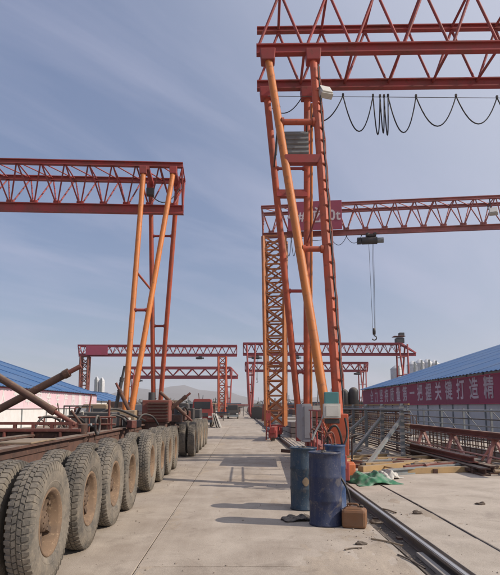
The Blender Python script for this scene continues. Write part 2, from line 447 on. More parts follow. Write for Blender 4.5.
# ------------------------------------------------------------------ ground, road, hills
b = MB()
N = 40
ext = [-9000, -5000, -2500, -1200, -600, -300, -150, -80, -40, -20, -10, 0, 10, 20, 40, 80, 150, 300, 600, 1200, 2500, 5000, 9000]
vs = [(x, y + 100, -0.09) for y in ext for x in ext]
k = len(ext)
b.add(vs, [(j * k + i, j * k + i + 1, (j + 1) * k + i + 1, (j + 1) * k + i) for j in range(k - 1) for i in range(k - 1)])
tag(b.build('ground', 'dirt'), kind='structure')

xr = lambda Y: 1.83 - 0.005 * Y          # rail line of the right-hand cranes
xl = lambda Y: -4.2 + 0.0113 * Y         # rail line of the left-hand cranes
def slabs(parent, xa, xb, ys, mat):
    for i in range(len(ys) - 1):
        y0, y1 = ys[i] + 0.005, ys[i + 1] - 0.005
        b = MB()
        dz = random.uniform(-0.004, 0.004)
        e = 0.003
        vs = []
        for z, g in ((-0.085, 0), (dz - e, 0), (dz, e)):
            vs += [(xa(y0) + g, y0 + g, z), (xb(y0) - g, y0 + g, z), (xb(y1) - g, y1 - g, z), (xa(y1) + g, y1 - g, z)]
        b.add(vs, [(8, 9, 10, 11)] + [(4 * r + i2, 4 * r + (i2 + 1) % 4, 4 * r + 4 + (i2 + 1) % 4, 4 * r + 4 + i2) for r in (0, 1) for i2 in range(4)])
        b.build('slab', mat, parent)
road = empty('road', (0, 0, 0)); tag(road, kind='structure')
ysr = [-4, 0.6, 5.6, 10.6, 15.6, 20.6, 25.6, 30.6, 35.6, 41, 47, 54, 62, 72, 85, 105, 140, 200]
slabs(road, lambda Y: -1.0 + 0.006, lambda Y: xr(Y) - 0.275, ysr, 'road')
slabs(road, lambda Y: xr(Y) - 0.265, lambda Y: xr(Y) - 0.15, [y + 1.7 for y in ysr[:14]], 'yard')
slabs(road, lambda Y: -3.75, lambda Y: -1.0 - 0.006, [y - 2.2 for y in ysr], 'road')
yard = empty('yard_pavement', (0, 0, 0)); tag(yard, kind='structure')
slabs(yard, lambda Y: xr(Y) + 0.30, lambda Y: xr(Y) + 0.90, [y + 1.1 for y in ysr[:12]], 'yard')
slabs(yard, lambda Y: xr(Y) + 0.93, lambda Y: 14.6, [y + 0.3 for y in ysr[:8]], 'yard')
b = MB(); b.add([(-3.7, -4, -0.03), (xr(-4) - 0.17, -4, -0.03), (xr(190) - 0.17, 190, -0.03), (-3.7, 190, -0.03)], [(0, 1, 2, 3)])
tag(b.build('joint_bed', 'trench'), kind='structure')
b = MB(); b.add([(xr(-4) - 0.15, -4, -0.07), (xr(-4) + 0.30, -4, -0.07), (xr(200) + 0.30, 200, -0.07), (xr(200) - 0.15, 200, -0.07)], [(0, 1, 2, 3)])
tag(b.build('rail_trench', 'trench'), kind='structure')

def rail(name, fx, y0, y1, label, z0):
    T = empty(name, (fx(y0), y0, z0), math.atan2(-(fx(y1) - fx(y0)), y1 - y0))
    L = y1 - y0; m = MB()
    pr = [(-.055, 0), (.055, 0), (.055, .012), (.012, .022), (.012, .07), (.034, .078), (.034, .105), (-.034, .105), (-.034, .078), (-.012, .07), (-.012, .022), (-.055, .012)]
    m.prism(pr, 0, L); m.build('rail_steel', 'railsteel', T)
    m = MB(); m.box((0, L / 2, 0.1065), (0.036, L, 0.003)); m.build('polished_head', 'polished', T)
    y = 0.4
    for i in range(60):
        blk(T, 'clip', (0.085 if i % 2 else -0.085, y, 0.012), (0.06, 0.09, 0.024), 'rust'); y += 0.6
    return tag(T, label, 'rail', 'crane rails along the road')
rail('crane_rail', lambda Y: xr(Y) + 0.17, -3, 150, 'long steel crane rail in dark trench running past the blue barrels', -0.07)
rail('crane_rail', xl, -3, 150, 'long steel crane rail on the dirt behind the trailer wheels', -0.09)
# edge angle iron and cable beside the right rail
m = MB(); m.path([(xr(y) - 0.09 + 0.02 * math.sin(y * 1.3), y, -0.055) for y in [i * 0.5 for i in range(-4, 120)]], 0.012, 6)
tag(m.build('power_cable', 'black'), 'black power cable lying in the trench beside the right rail', 'cable')
m = MB(); m.path([(xr(y) + 0.912 + 0.012 * math.sin(y * 0.9), y, -0.004) for y in [i * 0.5 for i in range(-4, 60)]], 0.017, 6)
tag(m.build('yard_cable', 'black'), 'thin black cable in the joint of the pale right yard slabs', 'cable')

# hills
def hill(name, Y, x0, x1, fn, label):
    b = MB(); nx, ny = 90, 12
    vs = []
    for j in range(ny + 1):
        t = j / ny
        for i in range(nx + 1):
            x = x0 + (x1 - x0) * i / nx
            s = math.sin(min(t * 1.25, 1) * math.pi / 2)
            px_ = 243 + x / Y * F
            h = fn(px_) * Y / F
            nz = mnoise.fractal(Vector((x * 0.004, (Y + t * 500) * 0.004, 0)), 0.9, 2.1, 5)
            vs.append((x, Y + t * 700, -2 + max(0.0, h) * s * (1 + 0.30 * nz) + nz * 9 * s * max(0.15, min(1.0, h / 40))))
    b.add(vs, [(j * (nx + 1) + i, j * (nx + 1) + i + 1, (j + 1) * (nx + 1) + i + 1, (j + 1) * (nx + 1) + i) for j in range(ny) for i in range(nx)], True)
    tag(b.build(name, 'hill'), kind='structure')
def bump(px, c, w, h): return h * math.exp(-((px - c) / w) ** 2)
hill('hills', 2300, -3500, 3500, lambda p: 7 + bump(p, 190, 36, 13) + bump(p, 150, 30, 11) + bump(p, 108, 32, 13) + bump(p, 232, 22, 6) + bump(p, -80, 80, 16) + bump(p, 620, 120, 12) + bump(p, 330, 40, 4), '')
hill('near_hills', 1250, -1500, 1500, lambda p: 2.5 + bump(p, 150, 55, 8) + bump(p, 60, 40, 6) + bump(p, 285, 40, 3) + bump(p, 520, 90, 6), '')

# far tree line: reads as one mass
b = MB()
rnd = random.Random(3)
for i in range(420):
    Y = rnd.uniform(170, 330); x = rnd.uniform(-190, 190)
    if abs(x) < 6: continue
    h = rnd.uniform(2.2, 5.2) * (1.0 if abs(x) > 20 else 0.8); w = rnd.uniform(1.8, 4.2)
    for k in range(46):
        a = rnd.uniform(0, 6.283); t = rnd.random(); rr = w * math.sqrt(rnd.random()) * (1 - 0.55 * t)
        c = Vector((x + rr * math.cos(a), Y + rr * math.sin(a), 0.2 + h * t))
        d1 = Vector((rnd.uniform(-1, 1), rnd.uniform(-1, 1), rnd.uniform(-1, 1))) * 0.6
        d2 = Vector((rnd.uniform(-1, 1), rnd.uniform(-1, 1), rnd.uniform(-1, 1))) * 0.7
        b.add([c, c + d1, c + d1 * 0.5 + d2], [(0, 1, 2)])
tag(b.build('tree_line', 'foliage'), 'low dusty dark tree line at the far end of the yard', 'trees', kind='stuff')

# stacked materials and gear far down the yard: reads as one mass
def mat_clutter():
    m, n, b = newmat('mixed_site_materials')
    g = n.nodes.new('ShaderNodeNewGeometry'); r = n.nodes.new('ShaderNodeValToRGB')
    cols = [(0.05, 0.045, 0.045), (0.14, 0.06, 0.04), (0.20, 0.17, 0.14), (0.07, 0.08, 0.09), (0.26, 0.07, 0.05), (0.36, 0.33, 0.30), (0.05, 0.09, 0.15), (0.10, 0.09, 0.07)]
    r.color_ramp.interpolation = 'CONSTANT'
    while len(r.color_ramp.elements) < len(cols): r.color_ramp.elements.new(0.5)
    for i, c in enumerate(cols): r.color_ramp.elements[i].position = i / len(cols); r.color_ramp.elements[i].color = c + (1,)
    n.links.new(g.outputs['Random Per Island'], r.inputs[0]); n.links.new(r.outputs[0], b.inputs['Base Color']); b.inputs['Roughness'].default_value = 0.85
    return m
M['clutter'] = mat_clutter()
b = MB(); rnd = random.Random(29)
for i in range(900):
    Y = rnd.uniform(62, 210)
    x = rnd.choice([-1, 1]) * rnd.uniform(3.4, 60) if rnd.random() < 0.6 else (rnd.uniform(2.2, 14) if rnd.random() < 0.6 else rnd.uniform(-13, -4.2))
    if x > 13 and Y < 76: continue
    if x < -14 and Y < 118: continue
    k = rnd.random(); h = rnd.uniform(0.5, 2.3); R_ = Matrix.Rotation(rnd.uniform(-0.5, 0.5), 3, 'Z')
    if k < 0.5: b.box((x, Y, -0.09 + h / 2), (rnd.uniform(0.3, 2.2), rnd.uniform(0.5, 4), h), R_, rnd.uniform(0.7, 1.0))
    elif k < 0.75:
        L = rnd.uniform(1.5, 6); z = rnd.uniform(0.2, 2.0); a = rnd.uniform(-0.5, 0.5)
        for q in range(4): b.bar((x, Y + q * 0.2, z + 0.1 * q), (x + L * math.cos(a), Y + q * 0.2 + L * math.sin(a), z + 0.1 * q), 0.09, 0.09)
        b.bar((x + 0.2, Y, -0.09), (x + 0.2, Y, z), 0.1, 0.1); b.bar((x + L * 0.8 * math.cos(a), Y + L * 0.8 * math.sin(a), -0.09), (x + L * 0.8 * math.cos(a), Y + L * 0.8 * math.sin(a), z), 0.1, 0.1)
    else: b.bar((x, Y, -0.09), (x + rnd.uniform(-0.4, 0.4), Y, h * 1.7), 0.10, 0.10)
tag(b.build('distant_materials', 'clutter'), 'dense band of stacked materials and gear far down the yard', 'materials', kind='stuff')

# ------------------------------------------------------------------ sheds
def shed(name, X, Y0, Y1, side, eave, depth, rise, wallmat, label, band, chars, far=False):
    """long wall along Y at X, facing the road; side=+1: shed lies to +X"""
    T = empty(name, (X, Y0, 0))
    L = Y1 - Y0; s = side
    # wall sheets
    w = 5.2 if side < 0 else 2.6; n = int(L / w)
    w = L / n
    for i in range(n):
        blk(T, 'wall_panel', (s * 0.05, (i + 0.5) * w, eave / 2 - 0.04), (0.08, w - 0.02, eave + 0.08), wallmat)
        blk(T, 'wall_post', (-s * 0.03, i * w, eave / 2 - 0.04), (0.07, 0.09, eave + 0.08), 'greysteel')
    # gable ends
    for yy in (0.06, L - 0.06):
        m = MB(); m.prism([(s * 0.10, -0.08), (s * depth, -0.08), (s * depth, eave), (s * depth / 2, eave + rise), (s * 0.10, eave + 0.02)], yy - 0.04, yy + 0.04)
        m.build('gable_wall', wallmat, T)
    blk(T, 'rear_wall', (s * depth, L / 2, eave / 2), (0.08, L, eave), wallmat)
    # corrugated roof: two slopes
    for k, (xa, za, xb, zb) in enumerate(((-s * 0.45, eave - 0.45 * rise / (depth / 2) + 0.08, s * depth / 2, eave + rise + 0.08), (s * (depth + 0.45), eave - 0.45 * rise / (depth / 2) + 0.08, s * depth / 2, eave + rise + 0.08))):
        m = MB(); ny = int((L + 0.8) / 0.15); vs = []
        for i in range(ny + 1):
            y = -0.4 + (L + 0.8) * i / ny
            dz = 0.045 if i % 4 < 2 else 0.0
            for x, z in ((xa, za), ((xa + xb) / 2, (za + zb) / 2), (xb, zb)):
                vs.append((x, y, z + dz))
        m.add(vs, [(3 * i + j, 3 * i + j + 1, 3 * i + 4 + j, 3 * i + 3 + j) for i in range(ny) for j in range(2)])
        o = m.build('roof_slope', 'roofblue', T)
        md = o.modifiers.new('thick', 'SOLIDIFY'); md.thickness = 0.03
    blk(T, 'ridge_cap', (s * depth / 2, L / 2, eave + rise + 0.16), (0.5, L + 0.8, 0.05), 'roofblue')
    # a few roof seams picked out as raised strips
    for i in range(int(L / 6) + 1):
        p = Vector((-s * 0.40, i * 6.0, eave + 0.10 - 0.40 * rise / (depth / 2) + 0.05)); q = Vector((s * depth / 2, i * 6.0, eave + rise + 0.15))
        piece(T, 'roof_seam', p, q, 0.10, 'roofblue', 'box', 0.05)
    if band:
        z0, z1, bm_, tm, c = band
        bw = 5.2; nb = int(L / bw); bw = L / nb
        for i in range(nb):
            blk(T, 'banner_panel', (-s * 0.085, (i + 0.5) * bw, (z0 + z1) / 2), (0.02, bw - 0.015, z1 - z0), bm_)
        blk(T, 'banner_edge', (-s * 0.10, L / 2, z1 + 0.03), (0.05, L, 0.06), 'pinkstrip')
        blk(T, 'banner_edge', (-s * 0.10, L / 2, z0 - 0.02), (0.04, L, 0.04), 'pinkstrip' if bm_ == 'banner' else bm_)
        R = Matrix(((0, 0, -s), (-s, 0, 0), (0, 1, 0))).to_4x4()
        for ch, yw in chars:
            text_mesh('character', ch, (z1 - z0) * 0.86, tm, T, Matrix.Translation((-s * 0.104, yw - Y0, (z0 + z1) / 2 + 0.02)) @ R, 0.006, c, 0.028)
    return tag(T, label, 'shed', 'blue roofed sheds')
ch = '品精造打键关握把一第量质持坚力全'
shed('workshop_shed', 15.0, 24, 70, 1, 3.62, 36, 5.7, 'greywall', 'long workshop with blue roof and crimson banner on the right of the yard',
     (1.72, 3.42, 'banner', 'bannertext', 1.0), [(c, 31.75 + 2.22 * i) for i, c in enumerate(ch)])
ch = '人为本安全生产质量至上'
shed('workshop_shed', -17.0, 22, 65.5, -1, 3.0, 26, 4.3, 'white', 'white walled shed with blue roof and bleached pink banner behind the trailer',
     (1.42, 2.82, 'pinkband', 'white', 1.0), [(c, 40.0 + 2.35 * i) for i, c in enumerate(ch)])
T = shed('workshop_shed', -22.0, 82, 112, -1, 2.5, 10, 1.6, 'white', 'small distant white shed with blue roof beyond the pink bannered shed', None, [])

# silos
def silo(px, pyt, Y, r, label, group):
    p = atY(px, pyt, Y); H = p.z
    T = empty('cement_silo', (p.x, Y, 0))
    m = MB(); m.lathe([(0.02, 1.2), (r * 0.98, 3.0), (r, 3.05), (r, H - 0.9), (r * 0.94, H - 0.75), (r * 0.2, H), (0.0, H)], 20)
    m.build('tank', 'silo', T)
    for a in range(4):
        an = a * math.pi / 2 + 0.78
        piece(T, 'leg', (r * 0.93 * math.cos(an), r * 0.93 * math.sin(an), -0.09), (r * 0.93 * math.cos(an), r * 0.93 * math.sin(an), 3.4), 0.25, 'greysteel')
    m = MB(); m.box((0, -r - 0.15, H / 2 + 1), (0.4, 0.06, H - 2.5)); m.build('ladder', 'greysteel', T)
    m = MB(); m.lathe([(r * 1.03, H - 0.95), (r * 1.05, H - 0.9), (r * 1.03, H - 0.85)], 20); m.build('rim_hoop', 'silo', T)
    tag(T, label, 'silo', group)
for px, py, r, lb in ((396.5, 365, 1.3, 'leftmost grey silo behind the crimson bannered shed, nearest the crane end'), (412.5, 361, 1.25, 'second grey silo from the left behind the blue roof'),
                      (419.5, 359.5, 1.2, 'third grey silo from the left behind the blue roof'), (427, 359, 1.15, 'fourth grey silo from the left behind the blue roof'), (434, 360, 1.1, 'rightmost small grey silo behind the blue roof')):
    silo(px, py, 118 + r, r, lb, 'silos on the right')
silo(97.0, 376.5, 142, 0.62, 'left one of the two slim white silos behind the left sheds', 'silos on the left')
silo(102.2, 377.5, 142, 0.70, 'right one of the two slim white silos behind the left sheds', 'silos on the left')

# ------------------------------------------------------------------ cranes
def tri_girder(T, x0, x1, zb, zt, half, bay, mat, rw=0.07, hb=0.34, ht=0.18, gus=True, wmat=None, lace=True):
    wmat = wmat or mat
    ibeam(T, 'lower_chord', x0, x1, 0, zb, hb * 0.62, hb, mat)
    for sy in (-1, 1): ibeam(T, 'upper_chord', x0, x1, sy * half, zt, ht * 0.95, ht, mat, 0.025)
    n = max(2, round((x1 - x0) / bay)); w = (x1 - x0) / n
    for i in range(n):
        xa = x0 + i * w; xm = xa + w / 2; xb = xa + w
        for sy in (-1, 1):
            piece(T, 'web_diagonal', (xa + 0.03, sy * half, zt - ht / 2), (xm - 0.04, sy * 0.05, zb + hb / 2), rw, wmat)
            piece(T, 'web_diagonal', (xm + 0.04, sy * 0.05, zb + hb / 2), (xb - 0.03, sy * half, zt - ht / 2), rw, wmat)
        if gus: blk(T, 'gusset_plate', (xm, 0, zb + hb / 2 + 0.05), (0.28, 0.14, 0.12), wmat)
        if lace:
            piece(T, 'top_lace', (xa, -half, zt), (xb, half, zt), rw * 0.8, wmat)
            piece(T, 'top_strut', (xb - 0.02, -half, zt), (xb - 0.02, half, zt), rw * 0.9, wmat)
    piece(T, 'end_post', (x1 - 0.04, -half, zt), (x1 - 0.04, 0, zb), rw * 1.2, mat); piece(T, 'end_post', (x1 - 0.04, half, zt), (x1 - 0.04, 0, zb), rw * 1.2, mat)
    piece(T, 'end_post', (x0 + 0.04, -half, zt), (x0 + 0.04, 0, zb), rw * 1.2, mat); piece(T, 'end_post', (x0 + 0.04, half, zt), (x0 + 0.04, 0, zb), rw * 1.2, mat)

def box_girder(T, x0, x1, zb, zt, half, bay, mat, rw=0.075, hb=0.26, ht=0.16):
    for sy in (-1, 1):
        ibeam(T, 'lower_chord', x0, x1, sy * half, zb, hb * 0.7, hb, mat)
        ibeam(T, 'upper_chord', x0, x1, sy * half, zt, ht, ht, mat, 0.025)
    n = round((x1 - x0) / bay); w = (x1 - x0) / n
    for i in range(n):
        xa = x0 + i * w; xm = xa + w / 2; xb = xa + w
        for sy in (-1, 1):
            y = sy * half
            piece(T, 'web_diagonal', (xa + 0.06, y, zb + hb / 2), (xm, y, zt - ht / 2), rw, mat)
            piece(T, 'web_diagonal', (xm, y, zt - ht / 2), (xb - 0.06, y, zb + hb / 2), rw, mat)
        piece(T, 'cross_strut', (xm, -half, zt), (xm, half, zt), rw, mat)
        piece(T, 'cross_strut', (xb, -half, zb + 0.05), (xb, half, zb + 0.05), rw, mat)

def vlegs(T, legs, width, struts=()):
    for (top, foot, mat) in legs: piece(T, 'leg', foot, top, width, mat, 'tube20')
    for (a, b_, w, mat) in struts: piece(T, 'leg_strut', a, b_, w, mat, 'tube12')

def carriage(T, x, ya, yb, mat, z=0.30, sec=0.26):
    """ground beam with bogie wheels under a leg frame"""
    m = MB(); m.box((x, (ya + yb) / 2, z + sec / 2 + 0.06), (sec * 0.9, yb - ya + 0.9, sec)); m.build('end_carriage', mat, T, 0.015)
    for y in (ya, yb):
        m = MB(); m.box((x, y, z + 0.02), (sec * 1.3, 0.8, 0.34)); m.build('bogie', mat, T, 0.02)
        for dy in (-0.24, 0.24):
            m = MB(); m.lathe([(0.0, -0.07), (0.17, -0.07), (0.17, -0.05), (0.15, -0.045), (0.15, 0.045), (0.17, 0.05), (0.17, 0.07), (0.0, 0.07)], 20, 'X', (x, y + dy, 0.035 + 0.15))
            m.build('bogie_wheel', 'darksteel', T)

def lattice_leg(T, xc, yc, zt, zb, wt, wb, mat, bays, r=0.05):
    cs = [(-1, -1), (1, -1), (1, 1), (-1, 1)]
    def P(k, t):
        w = wb + (wt - wb) * t; return Vector((xc + cs[k][0] * w / 2, yc + cs[k][1] * w / 2, zb + (zt - zb) * t))
    for k in range(4): piece(T, 'corner_post', P(k, 0), P(k, 1), r * 1.9, mat, 'box')
    for i in range(bays):
        t0, t1 = i / bays, (i + 1) / bays
        for k in range(4):
            a, c = k, (k + 1) % 4
            piece(T, 'lattice_ring', P(a, t1), P(c, t1), r, mat, 'box')
            if i % 2: a, c = c, a
            piece(T, 'lattice_brace', P(a, t0), P(c, t1), r * 1.0, mat, 'box')
            if bays > 10: piece(T, 'lattice_brace', P(c, t0), P(a, t1), r * 0.85, mat, 'box')

def festoon(T, pts, drops, r=0.018, wire=None):
    m = MB()
    for (a, b_), d in zip(zip(pts[:-1], pts[1:]), drops): m.path(sag(a, b_, d, 14), r, 6)
    m.build('festoon_cable', 'black', T)
    if wire:
        m = MB(); m.tube(wire[0], wire[1], 0.008, None, 6); m.build('festoon_wire', 'darksteel', T)
    for p in pts: blk(T, 'cable_runner', Vector(p) + Vector((0, 0, 0.02)), (0.05, 0.05, 0.07), 'darksteel')

def floodlight(T, p, rot=0.0, s=1.0):
    m = MB(); R = Matrix.Rotation(rot, 3, 'Z') @ Matrix.Rotation(rad(-35), 3, 'X')
    m.box(p, (0.34 * s, 0.16 * s, 0.36 * s), R, 0.9); m.build('floodlight', 'offwhite', T, 0.015)
    m = MB(); m.box(Vector(p) + R @ Vector((0, -0.10 * s, 0)), (0.28 * s, 0.03, 0.29 * s), R); m.build('lamp_lens', 'lampglass', T)
    m = MB(); m.bar(Vector(p) + Vector((-0.2 * s, 0, 0.1)), Vector(p) + Vector((-0.2 * s, 0.1, 0.35)), 0.04, 0.03); m.build('lamp_bracket', 'darksteel', T)

# ---- crane A: near right-hand gantry (legs straight ahead)
AY = 13.9
A = empty('gantry_crane', (1.8, AY, 0), rad(-2.0))
la = tolocal(A)
ZA = 10.4
def PA(px, py, Y): return la(atY(px, py, Y))
def onleg(foot, top, py):
    """point on a leg (local) whose image row is py"""
    Mw = Matrix.Translation(A_cur.location) @ A_cur.rotation_euler.to_matrix().to_4x4()
    lo, hi = 0.0, 1.0
    for _ in range(40):
        t = (lo + hi) / 2; w = Mw @ (foot.lerp(top, t)); c = CROT.transposed() @ (w - CPOS)
        y = 325 - F * c.y / -c.z
        if y > py: lo = t
        else: hi = t
    return foot.lerp(top, t)
A_cur = A
yn, yf = AY - 0.8, AY + 0.8
fl_t, fl_f = PA(267.8, 56, yn), PA(330.4, 437.7, 10.95)
fr_t, fr_f = PA(313.0, 56, yn), PA(340.0, 437.7, 10.95)
bl_t, bl_f = PA(266.5, 93, yf), PA(301.0, 438, 16.85)
br_t, br_f = PA(307.2, 93, yf), PA(306.6, 438, 16.85)
vlegs(A, [(fl_t, fl_f, 'orange'), (fr_t, fr_f, 'redorange'), (bl_t, bl_f, 'redorange'), (br_t, br_f, 'redorange')], 0.19)
def strut(p1, p2, py, w, mat, kind='tube12', h=None):
    a, b_ = onleg(*p1, py), onleg(*p2, py)
    a, b_ = Vector(a), Vector(b_)
    piece(A_cur, 'leg_strut', a, b_, w, mat, kind, h)
    if kind == 'box': return
    d = (b_ - a).normalized()
    for e, sg in ((a, 1), (b_, -1)): piece(A_cur, 'strut_flange', e + d * sg * 0.07, e + d * sg * 0.13, w * 1.45, mat, 'tube12')
FL, FR, BL, BR = (fl_f, fl_t), (fr_f, fr_t), (bl_f, bl_t), (br_f, br_t)
strut(FL, FR, 122, 0.15, 'redorange'); strut(FL, FR, 160, 0.20, 'red', 'box', 0.20); strut(FL, FR, 249, 0.13, 'redorange')
strut(BL, BR, 168.5, 0.09, 'red'); strut(BL, BR, 194, 0.20, 'red', 'box', 0.20); strut(BL, BR, 291, 0.10, 'red'); strut(BL, BR, 372, 0.10, 'red')
piece(A, 'side_brace', onleg(*FR, 196), onleg(*BR, 243), 0.05, 'red')
piece(A, 'side_brace', onleg(*FL, 120), onleg(*BL, 168), 0.05, 'darksteel')
for e in (bl_t, br_t):
    m = MB(); m.box(e + Vector((0, 0, -0.04)), (0.34, 0.34, 0.30), None, 1.15); m.build('leg_head_plate', 'red', A, 0.02)
for e in (fl_t, fr_t):
    m = MB(); m.box(e + Vector((0, 0, -0.04)), (0.34, 0.34, 0.30), None, 1.15); m.build('leg_head_plate', 'red', A, 0.02)
x0a = la(atY(257, 84, yf)).x
box_girder(A, x0a, x0a + 23.5, ZA + 0.13, ZA + 1.85, 0.8, 1.25, 'red')
# far leg frame of the same crane
for xs in (21.2, 22.3):
    for sy in (-1, 1): piece(A, 'leg', (21.75 + (xs - 21.75) * 0.2, sy * 2.95, 0.6), (xs, sy * 0.8, ZA), 0.19, 'redorange', 'tube20')
carriage(A, 21.75, -2.95, 2.95, 'red')
xfa = (fl_f.x + fr_f.x) / 2
xra = la((xr(11), 11, 0)).x
carriage(A, 0.12, -2.9, 2.9, 'red')
# front leg base housing (orange) and hoop guards, cabinets
m = MB(); m.box(la((1.83, 10.92, 0.98)), (0.36, 0.34, 0.78)); m.build('leg_base_housing', 'redorange', A, 0.02)
m = MB(); m.box(la((1.74, 16.85, 0.80)), (0.34, 0.34, 0.60)); m.build('leg_base_housing', 'red', A, 0.02)
pc = atY(331.2, 398, 10.62); m = MB(); m.box(la((pc.x, 10.62, pc.z)), (0.26, 0.16, 0.22)); tb = m.build('control_box', 'teal', A, 0.012)
pc = atY(331.6, 411, 10.60); m = MB(); m.box(la((pc.x, 10.60, pc.z)), (0.31, 0.18, 0.27)); wb_ = m.build('meter_box', 'offwhite', A, 0.012)
m = MB(); m.box(la((pc.x, 10.50, pc.z)), (0.24, 0.014, 0.20)); m.build('box_door', 'offwhite', A, 0.004)
m = MB(); m.box(la((pc.x + 0.01, 10.64, pc.z - 0.19)), (0.27, 0.14, 0.09)); m.build('cable_gland_box', 'darksteel', A, 0.01)
pc = atY(307.5, 425, 14.5); m = MB(); m.box(la((pc.x, 15.45, pc.z + 0.06)), (0.25, 2.3, 0.95)); m.build('switch_cabinet', 'greybox', A, 0.012)
m = MB(); m.box(la((pc.x, 14.29, pc.z + 0.08)), (0.20, 0.015, 0.80)); m.build('cabinet_door', 'greybox', A, 0.004)
# red guard hoops between front and rear feet
for yy in (11.5, 12.6, 13.7):
    for dx_ in (-0.13, 0.13):
        piece(A, 'guard_post', la((1.77 + dx_, yy, 0.55)), la((1.77 + dx_, yy, 1.42)), 0.035, 'red')
for zz in (1.42,):
    for dx_ in (-0.13, 0.13): piece(A, 'guard_rail', la((1.77 + dx_, 11.2, zz)), la((1.77 + dx_, 14.0, zz)), 0.035, 'red')
# motor and hoses at the front foot
m = MB(); m.tube(la((1.45, 10.75, 0.62)), la((1.70, 10.75, 0.62)), 0.13, None, 16); m.build('drive_motor', 'redorange', A)
m = MB(); m.path([la(p) for p in ((1.60, 10.55, 0.62), (1.56, 10.50, 0.95), (1.62, 10.46, 1.12), (1.72, 10.45, 1.15), (1.80, 10.48, 0.98), (1.84, 10.52, 0.72))], 0.022, 8); m.build('hose', 'black', A)
m = MB(); m.path([la(p) for p in ((1.50, 10.45, 0.55), (1.48, 10.42, 0.85), (1.56, 10.40, 1.02), (1.66, 10.42, 1.0), (1.70, 10.45, 0.70))], 0.018, 8); m.build('hose', 'rustred', A)
m = MB(); m.path([la(p) for p in ((1.90, 10.55, 1.30), (1.93, 10.52, 1.0), (1.85, 10.45, 0.8), (1.74, 10.42, 0.6))], 0.02, 8); m.build('hose', 'black', A)
m = MB(); m.path([la(atY(x, y, 10.6)) for x, y in ((326, 408), (322, 420), (315, 433), (312, 440))], 0.02, 8); m.build('hose', 'offwhite', A)
rr = random.Random(8)
for i in range(9):
    x_, y_ = 1.45 + rr.uniform(-0.1, 0.5), rr.uniform(10.35, 11.6)
    pts = [la((x_, y_, 0.45)), la((x_ + rr.uniform(-.15, .15), y_, 0.8 + rr.uniform(0, .2))), la((x_ + rr.uniform(-.1, .3), y_ + .1, 1.05 + rr.uniform(-.1, .3))), la((x_ + rr.uniform(0, .35), y_ + .15, 0.9)), la((x_ + rr.uniform(0.1, .4), y_ + .2, 0.5))]
    m = MB(); m.path([p for a_, b_ in zip(pts[:-1], pts[1:]) for p in (a_, a_.lerp(b_, 0.5))] + [pts[-1]], rr.uniform(0.012, 0.022), 8); m.build('hose', rr.choice(['red', 'redorange', 'black', 'rustred']), A)
# cable, ladder rungs and conduit strapped to the right front leg
d = (fr_t - fr_f)
off = Vector((0.125, -0.03, 0))
m = MB(); m.path([fr_f + off + d * (0.10 + 0.86 * i / 30) + Vector((0.012 * math.sin(i * 2.1), 0, 0)) for i in range(31)], 0.028, 8); m.build('conduit', 'rustred', A)
m = MB(); m.path([fr_f + off * 0.5 + Vector((0.03, -0.12, 0)) + d * (0.06 + 0.90 * i / 30) + Vector((0.010 * math.sin(i * 1.7), 0, 0)) for i in range(31)], 0.016, 8); m.build('conduit', 'black', A)
for i in range(22):
    p = fr_f + d * (0.12 + 0.84 * (i + random.uniform(-0.25, 0.25)) / 22)
    blk(A, 'cable_strap', p + Vector((0.06, -0.03, 0)), (0.15, 0.15, 0.03), 'redorange')
d = (br_t - br_f)
m = MB(); m.path([br_f + Vector((0.13, -0.02, 0)) + d * (0.02 + 0.95 * i / 20) for i in range(21)], 0.035, 8); m.build('conduit', 'orange', A)
# corrugated panel hanging between the front legs
p1, p2 = onleg(*FL, 126), onleg(*FR, 126)
c0 = p1.lerp(p2, 0.42); pnl = MB(); wv = 0.66; hv_ = 0.82; nrow = 28; vs = []
for i in range(nrow + 1):
    z = c0.z - hv_ * i / nrow; yy = c0.y + 0.25 + (0.018 if i % 4 < 2 else -0.018)
    vs += [(c0.x - wv / 2, yy, z), (c0.x + wv / 2, yy, z)]
pnl.add(vs, [(2 * i, 2 * i + 1, 2 * i + 3, 2 * i + 2) for i in range(nrow)])
o = pnl.build('corrugated_panel', 'greysteel', A); md = o.modifiers.new('thick', 'SOLIDIFY'); md.thickness = 0.012
for sx in (-1, 1): piece(A, 'panel_hanger', (c0.x + sx * 0.28, c0.y + 0.25, c0.z - 0.02), (c0.x + sx * 0.28, c0.y + 0.06, c0.z + 0.10), 0.03, 'darksteel')
piece(A, 'lever_bar', PA(276, 155, yf - 1.2), PA(279.5, 106, yf - 1.2), 0.05, 'darksteel')
piece(A, 'lever_bar', onleg(*FR, 125) + Vector((-0.15, 0.1, 0)), onleg(*FR, 96) + Vector((0.02, 0.1, 0)), 0.05, 'darksteel')
fp = onleg(*FR, 94) + Vector((0.22, -0.05, 0)); floodlight(A, fp, 0.35, 0.95)
# festoon under the girder
YF = AY + 0.1
apx = [(322, 121), (343, 95.5), (373, 96), (380, 96.5), (384, 96.5), (388, 96), (416, 96.5), (456, 96), (497, 97.5), (540, 98), (580, 99)]
fp_ = [PA(x, y, YF - 0.0) for x, y in apx]
sc_ = 1 / 560 * 15.5
festoon(A, fp_, [0.45 * sc_ * 10 * 1.3, 1.02, 1.10, 1.05, 1.12, 1.04, 0.86, 0.78, 0.8, 0.8], 0.017, (PA(268, 96, YF), PA(640, 99, YF)))
m = MB(); m.path(sag(PA(272, 108, yf), PA(302, 97, yf), 0.30, 10), 0.014, 6); m.build('loose_cable', 'black', A)
tag(A, 'tall nearest gantry crane with orange tube legs standing behind the blue barrels', 'crane', 'gantry cranes')

